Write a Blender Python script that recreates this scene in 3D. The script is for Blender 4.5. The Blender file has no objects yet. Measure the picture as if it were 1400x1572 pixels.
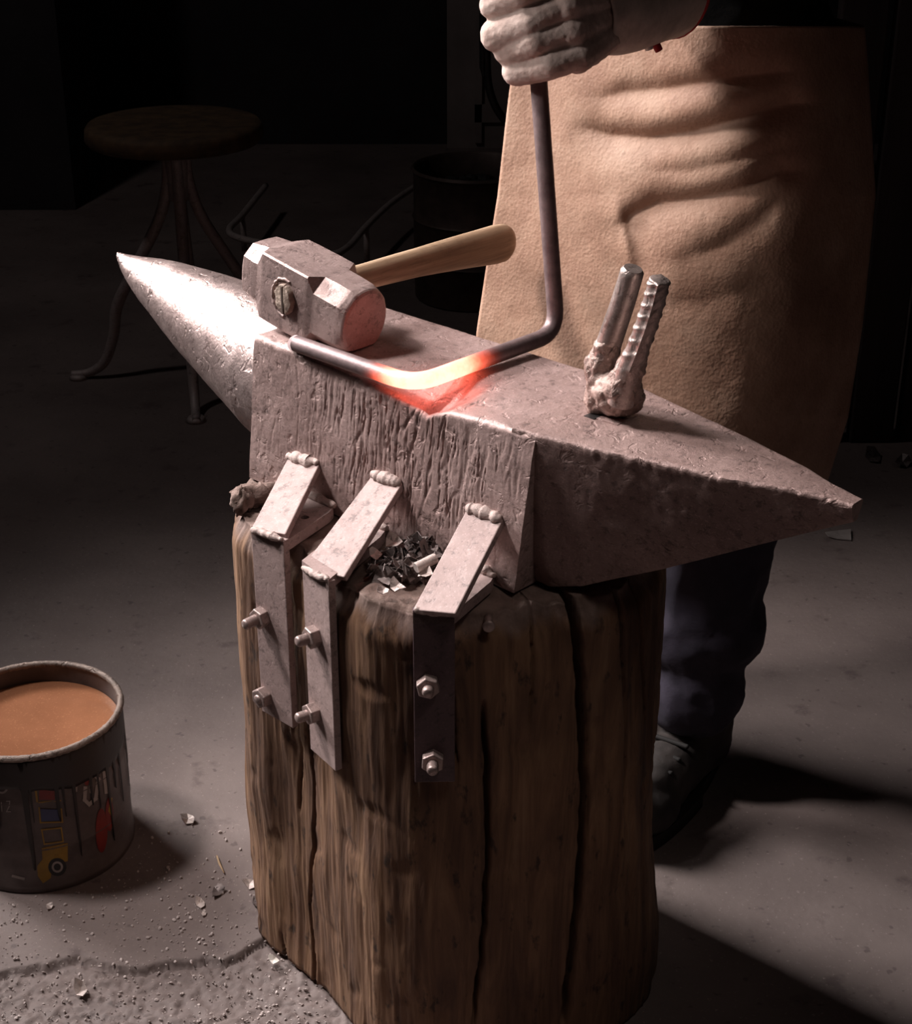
import bpy, bmesh, math, random
import numpy as np
from mathutils import Vector, noise as mn
random.seed(7); rng = np.random.default_rng(7)
scene = bpy.context.scene
COL = scene.collection

# ------------------------------------------------------------------ camera frame
H = 1.29; PITCH = math.radians(25.7); FPX = 2500.0
cP, sP = math.cos(PITCH), math.sin(PITCH)
CAM = np.array([0, 0, H])
def ray(x, y):
    a = (x-700)/FPX; b = -(y-786)/FPX
    return np.array([a, cP+b*sP, -sP+b*cP])
def at_z(x, y, z): r = ray(x, y); return CAM + r*((z-H)/r[2])
def at_y(x, y, Y): r = ray(x, y); return CAM + r*(Y/r[1])
def at_plane(x, y, p, n):
    r = ray(x, y); p = np.array(p); n = np.array(n); return CAM + r*(((p-CAM)@n)/(r@n))
# anvil frame: x along the anvil towards the heel, y to its back, z up from the stump top
SZ = 0.55
U = np.array([.728, -.686, 0]); U /= np.linalg.norm(U)
N = np.array([-U[1], U[0], 0])
O = np.array([-.015, 1.534, SZ])
Zv = np.array([0, 0, 1.0])
def aw(x, y, z): return O + x*U + y*N + z*Zv
def loc(P): q = np.array(P)-O; return np.array([q@U, q@N, q[2]])
def at_t(x, y, t): return at_plane(x, y, O+t*N, N)

# ------------------------------------------------------------------ object helpers
def props(o, label=None, cat=None, group=None, kind=None):
    if label: o['label'] = label
    if cat: o['category'] = cat
    if group: o['group'] = group
    if kind: o['kind'] = kind
    return o
def empty(name, p, label, cat, group=None):
    o = bpy.data.objects.new(name, None); o.empty_display_size = .05
    o.location = Vector(p); COL.objects.link(o); o['root'] = 1
    return props(o, label, cat, group)
def root_loc(o):
    v = Vector((0, 0, 0))
    while o is not None: v += o.location; o = o.parent
    return np.array(v)
def mesh(name, V, F, mat, parent=None, smooth=True, at=None, mats=None, fmat=None):
    """V in world coordinates; at = origin of a top-level object"""
    V = np.array(V, float)
    o0 = root_loc(parent) if parent is not None else np.array(at if at is not None else (0, 0, 0), float)
    me = bpy.data.meshes.new(name)
    me.from_pydata((V-o0).tolist(), [], [tuple(int(i) for i in f) for f in F])
    for m in (mats or [mat]): me.materials.append(m)
    if fmat is not None: me.polygons.foreach_set('material_index', np.array(fmat, np.int32))
    me.polygons.foreach_set('use_smooth', [bool(smooth)]*len(me.polygons))
    me.update()
    o = bpy.data.objects.new(name, me); COL.objects.link(o)
    if parent is not None: o.parent = parent
    else: o.location = Vector(o0)
    return o
def fix_normals(o):
    bm = bmesh.new(); bm.from_mesh(o.data); bmesh.ops.recalc_face_normals(bm, faces=bm.faces); bm.to_mesh(o.data); bm.free()
    return o
def auto(o, ang=35):
    bm = bmesh.new(); bm.from_mesh(o.data); bmesh.ops.recalc_face_normals(bm, faces=bm.faces)
    a = math.radians(ang)
    for e in bm.edges:
        e.smooth = not (len(e.link_faces) == 2 and e.calc_face_angle(0) > a)
    bm.to_mesh(o.data); bm.free(); return o
def bevel(o, w, seg=2):
    m = o.modifiers.new('bevel', 'BEVEL'); m.width = w; m.segments = seg; m.limit_method = 'ANGLE'; m.angle_limit = math.radians(30)
    return o
class G:
    """collects shapes into one mesh"""
    def __init__(s): s.V = []; s.F = []
    def add(s, V, F):
        n = len(s.V); s.V += [tuple(v) for v in V]; s.F += [tuple(i+n for i in f) for f in F]
    def loft(s, rings, cap=True, closed=True):
        m = len(rings[0]); V = [v for r in rings for v in r]; F = []
        for i in range(len(rings)-1):
            for j in range(m if closed else m-1):
                k = (j+1) % m
                F.append((i*m+j, i*m+k, (i+1)*m+k, (i+1)*m+j))
        if cap: F.append(tuple(range(m))[::-1]); F.append(tuple(range((len(rings)-1)*m, len(rings)*m)))
        s.add(V, F)
    def tube(s, pts, rad, n=12, cap=True, ex=1.0):
        pts = [np.array(p, float) for p in pts]
        if not hasattr(rad, '__len__'): rad = [rad]*len(pts)
        rings = []; up = None
        for i, p in enumerate(pts):
            d = pts[min(i+1, len(pts)-1)]-pts[max(i-1, 0)]; d /= np.linalg.norm(d)+1e-12
            if up is None:
                up = np.array([0, 0, 1.]) if abs(d[2]) < .8 else np.array([0, 1., 0])
            a = np.cross(d, up); a /= np.linalg.norm(a); up = np.cross(a, d)
            rings.append([p+rad[i]*(math.cos(t)*a+math.sin(t)*up*ex) for t in np.linspace(0, 2*math.pi, n, False)])
        s.loft(rings, cap)
    def capsule(s, p, q, r1, r2, n=14):
        p = np.array(p, float); q = np.array(q, float); d = q-p; L = np.linalg.norm(d); d = d/L if L > 0 else np.array([0, 0, 1.])
        pts, rad = [], []
        for t in np.linspace(-math.pi/2+.12, 0, 6): pts.append(p+d*r1*math.sin(t)); rad.append(r1*math.cos(t))
        for t in np.linspace(0, math.pi/2-.12, 6): pts.append(q+d*r2*math.sin(t)); rad.append(r2*math.cos(t))
        s.tube(pts, rad, n)
    def ball(s, c, r, axes=None, n=16, m=10):
        c = np.array(c, float); r = np.array(r, float)*np.ones(3)
        A = np.eye(3) if axes is None else np.array(axes, float)
        rings = []
        for t in np.linspace(-math.pi/2+.1, math.pi/2-.1, m):
            rings.append([c + A.T@(r*np.array([math.cos(t)*math.cos(f), math.cos(t)*math.sin(f), math.sin(t)])) for f in np.linspace(0, 2*math.pi, n, False)])
        s.loft(rings)
    def box(s, c, h, A=None):
        c = np.array(c, float); A = np.eye(3) if A is None else np.array(A, float)
        V = [c+A.T@np.array([i*h[0], j*h[1], k*h[2]]) for i in (-1, 1) for j in (-1, 1) for k in (-1, 1)]
        s.add(V, [(0, 1, 3, 2), (4, 6, 7, 5), (0, 4, 5, 1), (2, 3, 7, 6), (0, 2, 6, 4), (1, 5, 7, 3)])
    def build(s, name, mat, parent=None, **k): return mesh(name, s.V, s.F, mat, parent, **k)
def catmull(pts, n, closed=False):
    P = [np.array(p, float) for p in pts]; m = len(P); out = []
    for i in range(m if closed else m-1):
        g = (lambda k: P[k % m]) if closed else (lambda k: P[min(max(k, 0), m-1)])
        a, b, c, d = g(i-1), g(i), g(i+1), g(i+2)
        for t in np.linspace(0, 1, n, False):
            out.append(.5*((2*b)+(c-a)*t+(2*a-5*b+4*c-d)*t*t+(3*b-3*c+d-a)*t**3))
    if not closed: out.append(P[-1])
    return out
def nz(x, y, z, s=1.0): return mn.noise(Vector((x*s, y*s, z*s)))
def fbm(x, y, z, s=1.0, o=4): return mn.fractal(Vector((x*s, y*s, z*s)), 1.0, 2.0, o)
def ss(a, b, x):
    t = np.clip((np.asarray(x, float)-a)/(b-a), 0, 1); return t*t*(3-2*t)
def interp(x, xs, ys): return float(np.interp(x, xs, ys))

# ------------------------------------------------------------------ materials
def lin(c): return tuple(((v/255)/12.92 if v/255 <= .04045 else ((v/255+.055)/1.055)**2.4) for v in c)
class M:
    def __init__(s, name):
        s.m = bpy.data.materials.new(name); s.m.use_nodes = True; s.t = s.m.node_tree; s.n = s.t.nodes; s.l = s.t.links
        s.b = s.n['Principled BSDF']; s.tc = s.n.new('ShaderNodeTexCoord')
    def node(s, ty, **k):
        n = s.n.new(ty)
        for a, v in k.items(): setattr(n, a, v)
        return n
    def link(s, a, b): s.l.new(a, b)
    def noise(s, scale, detail=5, rough=.6, stretch=(1, 1, 1), dist=0.0):
        mp = s.node('ShaderNodeMapping'); mp.inputs['Scale'].default_value = stretch; s.link(s.tc.outputs['Object'], mp.inputs[0])
        n = s.node('ShaderNodeTexNoise'); n.inputs['Scale'].default_value = scale; n.inputs['Detail'].default_value = detail
        n.inputs['Roughness'].default_value = rough; n.inputs['Distortion'].default_value = dist; s.link(mp.outputs[0], n.inputs['Vector'])
        return n.outputs['Fac']
    def voro(s, scale, stretch=(1, 1, 1), feat='F1'):
        mp = s.node('ShaderNodeMapping'); mp.inputs['Scale'].default_value = stretch; s.link(s.tc.outputs['Object'], mp.inputs[0])
        n = s.node('ShaderNodeTexVoronoi'); n.feature = feat; n.inputs['Scale'].default_value = scale; s.link(mp.outputs[0], n.inputs['Vector'])
        return n.outputs['Distance']
    def ramp(s, fac, stops):
        r = s.node('ShaderNodeValToRGB'); e = r.color_ramp.elements
        while len(e) < len(stops): e.new(.5)
        for i, (p, c) in enumerate(stops): e[i].position = p; e[i].color = (*c, 1) if len(c) == 3 else c
        s.link(fac, r.inputs[0]); return r.outputs[0]
    def mix(s, fac, a, b, mode='MIX'):
        n = s.node('ShaderNodeMix', data_type='RGBA', blend_type=mode)
        for sock, v in ((n.inputs[0], fac), (n.inputs[6], a), (n.inputs[7], b)):
            if isinstance(v, (int, float)): sock.default_value = v
            elif isinstance(v, tuple): sock.default_value = (*v, 1)
            else: s.link(v, sock)
        return n.outputs[2]
    def math(s, op, a, b=0.0):
        n = s.node('ShaderNodeMath', operation=op)
        for i, v in enumerate((a, b)):
            if isinstance(v, (int, float)): n.inputs[i].default_value = v
            else: s.link(v, n.inputs[i])
        return n.outputs[0]
    def bump(s, h, strength=.4, dist=.002):
        n = s.node('ShaderNodeBump'); n.inputs['Strength'].default_value = strength; n.inputs['Distance'].default_value = dist
        s.link(h, n.inputs['Height'])
        if s.b.inputs['Normal'].is_linked: s.link(s.b.inputs['Normal'].links[0].from_socket, n.inputs['Normal'])
        s.link(n.outputs[0], s.b.inputs['Normal']); return s
    def set(s, color=None, rough=None, metal=None, **k):
        for key, v in (('Base Color', color), ('Roughness', rough), ('Metallic', metal), *[(a.replace('_', ' '), b) for a, b in k.items()]):
            if v is None: continue
            if isinstance(v, (int, float)): s.b.inputs[key].default_value = v
            elif isinstance(v, tuple): s.b.inputs[key].default_value = (*v, 1)
            else: s.link(v, s.b.inputs[key])
        return s
def simple(name, c1, c2, scale=20, rough=.6, metal=0., bs=.3, bscale=60, bd=.002, stretch=(1, 1, 1), lo=.35, hi=.65):
    m = M(name); f = m.noise(scale, stretch=stretch)
    m.set(color=m.ramp(f, [(lo, lin(c1)), (hi, lin(c2))]), rough=rough, metal=metal)
    if bs: m.bump(m.noise(bscale, 6, .65, stretch), bs, bd)
    return m.m

def iron_mat(name, c1, c2, rlo, rhi, metal, pit=.5, seed=0, fine=.5):
    m = M(name)
    f = m.noise(9+seed, 7, .65); g = m.noise(130, 4, .7)
    col = m.ramp(f, [(.3, lin(c1)), (.7, lin(c2))])
    col = m.mix(m.math('MULTIPLY', m.ramp(g, [(.52, (0, 0, 0)), (.72, (1, 1, 1))]), .35), col, lin(tuple(min(255, int(v*1.12)) for v in c2)))
    col = m.mix(m.ramp(m.noise(95, 5, .75), [(.36, (.6,)*3), (.46, (0, 0, 0))]), col, lin(tuple(int(v*.62) for v in c1)))
    col = m.mix(m.ramp(m.noise(420, 2, .6), [(.58, (0, 0, 0)), (.70, (.4,)*3)]), col, lin(tuple(min(255, int(v*1.2)) for v in c2)))
    m.set(color=col, rough=m.ramp(m.noise(45, 5, .7), [(.3, (rlo,)*3), (.7, (rhi,)*3)]), metal=metal)
    m.bump(m.noise(190, 5, .75), min(1., fine*.9), .0016)
    m.bump(m.ramp(m.noise(60, 3, .55, dist=.6), [(.32, (0, 0, 0)), (.42, (1, 1, 1))]), min(1., pit*.9), .0016)
    return m.m
MAT_ANVIL = iron_mat('worn_anvil_iron', (150, 124, 119), (184, 158, 153), .42, .62, .30, .55)
MAT_HORN = iron_mat('polished_horn_iron', (146, 124, 120), (184, 164, 160), .28, .46, .75, .5, 3)
MAT_HEEL = iron_mat('dark_cast_iron', (128, 103, 98), (164, 138, 132), .48, .70, .3, .7, 5, .9)
MAT_BRK = iron_mat('bracket_steel', (138, 117, 113), (166, 144, 140), .58, .75, .12, .15, 2, .25)
MAT_STRAPDARK = iron_mat('dark_strap_steel', (74, 56, 59), (96, 76, 78), .5, .65, .2, .1, 2, .2)  # darker steel tone, used only for the third bracket's strap
MAT_WELD = iron_mat('weld_steel', (150, 130, 124), (182, 162, 156), .55, .75, .15, .4, 4, .8)
MAT_NUT = iron_mat('nut_steel', (140, 120, 115), (172, 152, 147), .34, .52, .5, .1, 1, .2)
MAT_HAMMER = iron_mat('hammer_steel', (136, 113, 109), (172, 149, 144), .42, .6, .35, .3, 6, .35)
MAT_BRIGHT = iron_mat('bright_steel', (156, 138, 132), (192, 176, 170), .28, .46, .7, .3, 7, .4)

def wood_mat(name, stops, stretch, scale, rough=.75, bs=.6, dust=None):
    m = M(name)
    f = m.noise(scale, 9, .62, stretch, .7)
    c = m.ramp(f, [(p, lin(k)) for p, k in stops])
    big = m.noise(5, 4, .6)
    sp_ = m.ramp(m.noise(75, 3, .6, (1, 1, .45)), [(.30, (.8,)*3), (.40, (0, 0, 0))]); c = m.mix(sp_, c, lin(tuple(int(v*.55) for v in stops[0][1])))
    c = m.mix(m.ramp(big, [(.38, (0, 0, 0)), (.68, (.55,)*3)]), c, lin(stops[0][1]))
    if dust:
        a = m.node('ShaderNodeAttribute'); a.attribute_name = dust
        c = m.mix(a.outputs['Fac'], c, m.ramp(m.noise(40, 5, .7), [(.35, lin((100, 82, 75))), (.65, lin((136, 114, 107)))]))
    m.set(color=c, rough=rough)
    m.bump(f, bs, .004); m.bump(m.noise(scale*4, 5, .7, stretch), bs*.6, .0015)
    return m.m
MAT_STUMP = wood_mat('weathered_stump_wood', [(.28, (62, 40, 30)), (.46, (104, 74, 54)), (.6, (130, 97, 72)), (.78, (150, 120, 94))], (1, 1, .11), 46, .85, .6, 'settled_dust')
MAT_STUMPTOP = simple('dusty_stump_top', (88, 70, 62), (128, 106, 98), 30, .9, 0, .8, 70, .004)
MAT_HANDLE = wood_mat('hammer_handle_wood', [(.3, (112, 84, 60)), (.5, (150, 118, 88)), (.7, (172, 142, 110))], (1, .05, 1), 60, .55, .18)
def local_wood(name): return name
MAT_SPLIT = simple('end_grain_wood', (126, 108, 96), (172, 152, 138), 90, .8, 0, .9, 200, .002)
MAT_WEDGE = simple('wedge_metal', (70, 58, 52), (104, 90, 82), 60, .6, .3, .3)

def leather_mat():
    m = M('apron_leather')
    f = m.noise(11, 7, .65); g = m.noise(140, 3, .6)
    c = m.ramp(f, [(.3, lin((150, 112, 92))), (.5, lin((172, 135, 113))), (.72, lin((190, 156, 134)))])
    c = m.mix(m.ramp(m.noise(4.5, 6, .6), [(.5, (0, 0, 0)), (.68, (.6,)*3)]), c, lin((126, 94, 74)))
    c = m.mix(m.ramp(m.noise(70, 2, .5), [(.66, (0, 0, 0)), (.72, (.3,)*3)]), c, lin((120, 88, 68)))
    m.set(color=c, rough=.66)
    m.bump(g, .45, .0016); m.bump(m.voro(260), .25, .0012); m.bump(m.noise(26, 5, .6), .16, .005)
    return m.m
MAT_APRON = leather_mat()
MAT_SHIRT = simple('black_cotton', (10, 9, 10), (15, 13, 14), 40, .95, 0, .3, 200)
MAT_TROUSER = simple('dark_navy_twill', (44, 39, 52), (58, 52, 66), 30, .9, 0, .4, 240, .001)
MAT_BOOT = simple('dusty_boot_leather', (38, 32, 30), (56, 48, 45), 30, .75, 0, .4, 80)
MAT_SOLE = simple('boot_rubber', (24, 20, 19), (32, 28, 26), 30, .8, 0, .2)
MAT_SKIN = simple('skin', (176, 126, 104), (192, 142, 120), 20, .5, 0, .1)
MAT_HAIR = simple('dark_hair', (28, 20, 16), (44, 32, 26), 60, .6, 0, .5)
MAT_GLOVE = simple('grey_suede_glove', (178, 154, 144), (212, 190, 180), 45, .85, 0, .5, 120, .002)
MAT_CUFF = simple('canvas_cuff', (176, 164, 154), (204, 192, 182), 60, .9, 0, .4, 300, .001)
MAT_RED = simple('red_piping', (150, 18, 24), (178, 28, 34), 50, .7, 0, .2)
MAT_WHITE = simple('white_tab', (206, 196, 188), (222, 214, 206), 50, .7, 0, .1)
MAT_CAN = simple('rusty_can_paint', (70, 58, 56), (92, 80, 77), 26, .45, .2, .2, 60)
MAT_RIM = iron_mat('crusted_can_rim', (58, 48, 43), (150, 132, 122), .4, .75, .35, .9, 2, 1.0)
MAT_DRIP = simple('dried_brown_drips', (22, 11, 9), (32, 17, 14), 30, .5, 0, .2)
MAT_YEL = simple('yellow_print', (132, 98, 16), (152, 116, 24), 40, .5, 0, .05)
MAT_PRED = simple('red_print', (104, 20, 16), (122, 30, 18), 40, .5, 0, .05)
MAT_PBLUE = simple('blue_print', (44, 48, 84), (54, 60, 100), 40, .5, 0, .05)
MAT_PWHITE = simple('pale_print', (138, 128, 124), (156, 146, 142), 40, .5, 0, .05)
MAT_PBLACK = simple('black_print', (20, 16, 16), (28, 22, 22), 40, .5, 0, .05)
MAT_STOOLMETAL = iron_mat('stool_painted_iron', (150, 136, 133), (172, 158, 155), .45, .6, .2, .2)
MAT_STOOLWOOD = simple('stool_wood', (62, 45, 30), (88, 66, 44), 30, .8, 0, .5, 60)
MAT_DRUM = simple('sooty_drum_steel', (66, 52, 48), (90, 74, 68), 20, .6, .4, .4)
MAT_COAL = simple('coal', (14, 12, 12), (40, 36, 36), 60, .6, 0, .8, 80, .006)
MAT_TUBE = iron_mat('dark_tube_steel', (160, 146, 142), (184, 170, 166), .35, .5, .15, .2)
MAT_FLAKE = iron_mat('scale_flake', (64, 56, 56), (150, 136, 132), .30, .55, .5, .4, 2)
MAT_FLAKEL = iron_mat('pale_scale_flake', (176, 160, 154), (206, 192, 186), .4, .6, .3, .2)
MAT_GRIT = simple('grit', (140, 126, 122), (206, 192, 188), 14, .9, 0, .2)
MAT_STRAW = simple('straw', (150, 124, 96), (178, 150, 120), 40, .8, 0, .2)
MAT_WALL = simple('sooty_plaster', (36, 32, 34), (50, 45, 47), 4, .95, 0, .3, 20)
MAT_PLANK = simple('sooty_boards', (40, 30, 30), (58, 46, 44), 12, .85, 0, .5, 30, .004, (1, 1, .1))
MAT_DOOR = simple('grey_door_paint', (122, 110, 106), (140, 128, 124), 6, .7, 0, .1)
MAT_RUBBER = simple('black_rubber', (14, 12, 12), (22, 20, 20), 20, .6, 0, .1)

def water_mat():
    m = M('rusty_water')
    c = m.ramp(m.noise(7, 4, .6), [(.3, lin((122, 80, 57))), (.7, lin((150, 101, 74)))])
    c = m.mix(m.ramp(m.noise(420, 2, .6), [(.6, (0, 0, 0)), (.74, (.4,)*3)]), c, lin((190, 138, 104)))
    m.set(color=c, rough=.16, Specular_IOR_Level=.35); m.bump(m.noise(60, 3), .05, .001)
    return m.m
MAT_WATER = water_mat()

def floor_mat():
    m = M('concrete_floor')
    f = m.noise(2.2, 8, .62)
    c = m.ramp(f, [(.3, lin((98, 85, 82))), (.55, lin((119, 105, 101))), (.75, lin((134, 120, 115)))])
    # damp stains and dark spots
    st = m.ramp(m.noise(13, 5, .6), [(.60, (0, 0, 0)), (.70, (.75,)*3)])
    c = m.mix(st, c, lin((84, 70, 68)))
    sp = m.ramp(m.noise(55, 2, .5), [(.66, (0, 0, 0)), (.72, (.6,)*3)])
    c = m.mix(sp, c, lin((74, 62, 60)))
    c = m.mix(m.ramp(m.noise(170, 3, .7), [(.62, (0, 0, 0)), (.74, (.6,)*3)]), c, lin((176, 160, 155)))
    m.set(color=c, rough=m.ramp(m.noise(6, 4), [(.3, (.62,)*3), (.7, (.85,)*3)]))
    m.bump(m.noise(90, 6, .75), .35, .003); m.bump(m.noise(9, 4, .6), .25, .012)
    return m.m
MAT_FLOOR = floor_mat()

def hot_mat():
    m = M('bar_steel_hot')
    a = m.node('ShaderNodeAttribute'); a.attribute_name = 'bar_temperature'
    f = m.noise(60, 5, .7)
    m.set(color=m.ramp(f, [(.3, lin((112, 94, 95))), (.7, lin((148, 128, 127)))]), rough=.5, metal=.5)
    h = m.math('ADD', a.outputs['Fac'], m.math('MULTIPLY', m.math('MULTIPLY', m.math('SUBTRACT', m.noise(45, 5, .7), .5), .35), m.math('MINIMUM', m.math('MULTIPLY', a.outputs['Fac'], 3.0), 1.0)))
    e = m.ramp(h, [(0.0, (0, 0, 0)), (.12, (.05, .004, .002)), (.35, (.5, .05, .022)), (.6, (.9, .12, .06)), (.8, (1, .15, .085)), (1.0, (1, .18, .125))])
    m.set(Emission_Color=e, Emission_Strength=m.ramp(h, [(0, (0, 0, 0)), (.3, (.06,)*3), (.6, (.2,)*3), (1.0, (1, 1, 1))]))
    n = m.math('MULTIPLY', m.b.inputs['Emission Strength'].links[0].from_socket, 6.5)
    m.link(n, m.b.inputs['Emission Strength'])
    m.bump(m.noise(150, 5, .7), .35, .001)
    return m.m
MAT_BAR = hot_mat()

# ------------------------------------------------------------------ the room
def build_floor():
    # fine patch under the left foreground, coarse elsewhere; one mesh
    xs = np.concatenate([np.linspace(-3.2, -.86, 12), np.arange(-.85, .0, .0032), np.arange(0.0, .9, .03), np.linspace(.93, 3.2, 12)])
    ys = np.concatenate([np.linspace(-1.2, 1.15, 8), np.concatenate([np.arange(1.2, 1.62, .0032), np.arange(1.62, 1.9, .006)]), np.arange(1.9, 2.6, .04), np.linspace(2.65, 5.6, 20)])
    # edge of the broken screed (read off the crack line)
    cr = [at_z(*p, 0) for p in [(0, 1492), (120, 1470), (200, 1490), (262, 1478), (300, 1475), (345, 1476), (375, 1462), (395, 1448), (410, 1436), (425, 1415), (470, 1400)]]
    cx = [-3.2]+[p[0] for p in cr]+[.0]; cy = [cr[0][1]]+[p[1] for p in cr]+[cr[-1][1]+.02]
    V = []; F = []; nx = len(xs)
    for y in ys:
        for x in xs:
            z = 0.
            if -.86 < x < .0 and 1.19 < y < 1.9:
                w = float(ss(-.85, -.80, x)*(1-ss(-.06, -.01, x))*(1-ss(1.82, 1.9, y))*ss(1.2, 1.25, y))
                e = y-(np.interp(x, cx, cy)+.006*nz(x, 0, 3, 60)+.003*nz(x, 0, 9, 190))
                broken = 1-ss(-.002, .0015, e)
                rough = fbm(x, y, 0, 70, 4)*.0014+max(0, nz(x, y, 5, 150))*.0020+max(0, nz(x, y, 9, 260))*.0012
                z = w*(broken*(-.008+rough*2.4)+(1-broken)*(fbm(x, y, 2, 9, 3)*.001) - .010*math.exp(-(e/.0026)**2)*ss(-.5, -.33, x))
            V.append((x, y, z))
    ny = len(ys)
    for j in range(ny-1):
        for i in range(nx-1):
            a = j*nx+i; F.append((a, a+1, a+nx+1, a+nx))
    o = mesh('floor', V, F, MAT_FLOOR); props(o, 'dusty grey concrete floor with damp spots and a crack', 'floor', kind='structure')
build_floor()
def slab(name, lo, hi, mat, label, cat, kind='structure'):
    g = G(); lo = np.array(lo, float); hi = np.array(hi, float); g.box((lo+hi)/2, (hi-lo)/2)
    o = g.build(name, mat, at=((lo[0]+hi[0])/2, (lo[1]+hi[1])/2, lo[2]), smooth=False); return props(o, label, cat, kind=kind)
slab('wall_back', (-3.2, 5.6, 0), (3.2, 5.75, 3.2), MAT_WALL, 'dark sooty back wall of the forge', 'wall')
slab('wall_left', (-3.35, -1.2, 0), (-3.2, 5.75, 3.2), MAT_WALL, 'dark side wall beyond the stool', 'wall')
slab('wall_right', (3.2, -1.2, 0), (3.35, 5.75, 3.2), MAT_WALL, 'dark side wall behind the board partition', 'wall')
slab('trim_1', (-1.75, 4.75, 0), (-1.13, 5.2, 3.2), MAT_WALL, 'grey pillar in the dark behind the stool', 'pillar')
d = empty('door_1', (.22, 5.58, 0), 'dim grey door in the back wall beside the apron', 'door'); d['kind'] = 'structure'
g = G(); g.box((.22, 5.57, 1.02), (.25, .025, 1.02)); g.build('door_leaf', MAT_DOOR, d, smooth=False)
g = G(); g.box((.075, 5.54, 1.02), (.012, .012, 1.0)); g.box((.36, 5.54, 1.02), (.012, .012, 1.0)); g.box((.22, 5.54, .12), (.16, .012, .03)); g.build('door_moulding', MAT_DOOR, d, smooth=False)
slab('ceiling', (-3.35, -1.2, 3.2), (3.35, 5.75, 3.3), MAT_WALL, 'dark ceiling of the forge above the frame', 'ceiling')
# board partition at right
d = empty('board_partition', (1.3, 3.02, 0), 'dark partition of upright boards at the back right', 'partition'); d['kind'] = 'structure'
x = .68
while x < 2.4:
    w = .10; g = G(); g.box((x+w/2, 3.02+random.uniform(-.006, .006), 1.3), (w/2-.007, .018, 1.3)); bevel(g.build('board', MAT_PLANK, d, smooth=False), .004); x += w
g = G(); g.box((1.54, 3.06, .5), (.86, .02, .05)); g.box((1.54, 3.06, 2.2), (.86, .02, .05)); g.build('cross_rail', MAT_PLANK, d, smooth=False)

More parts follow.
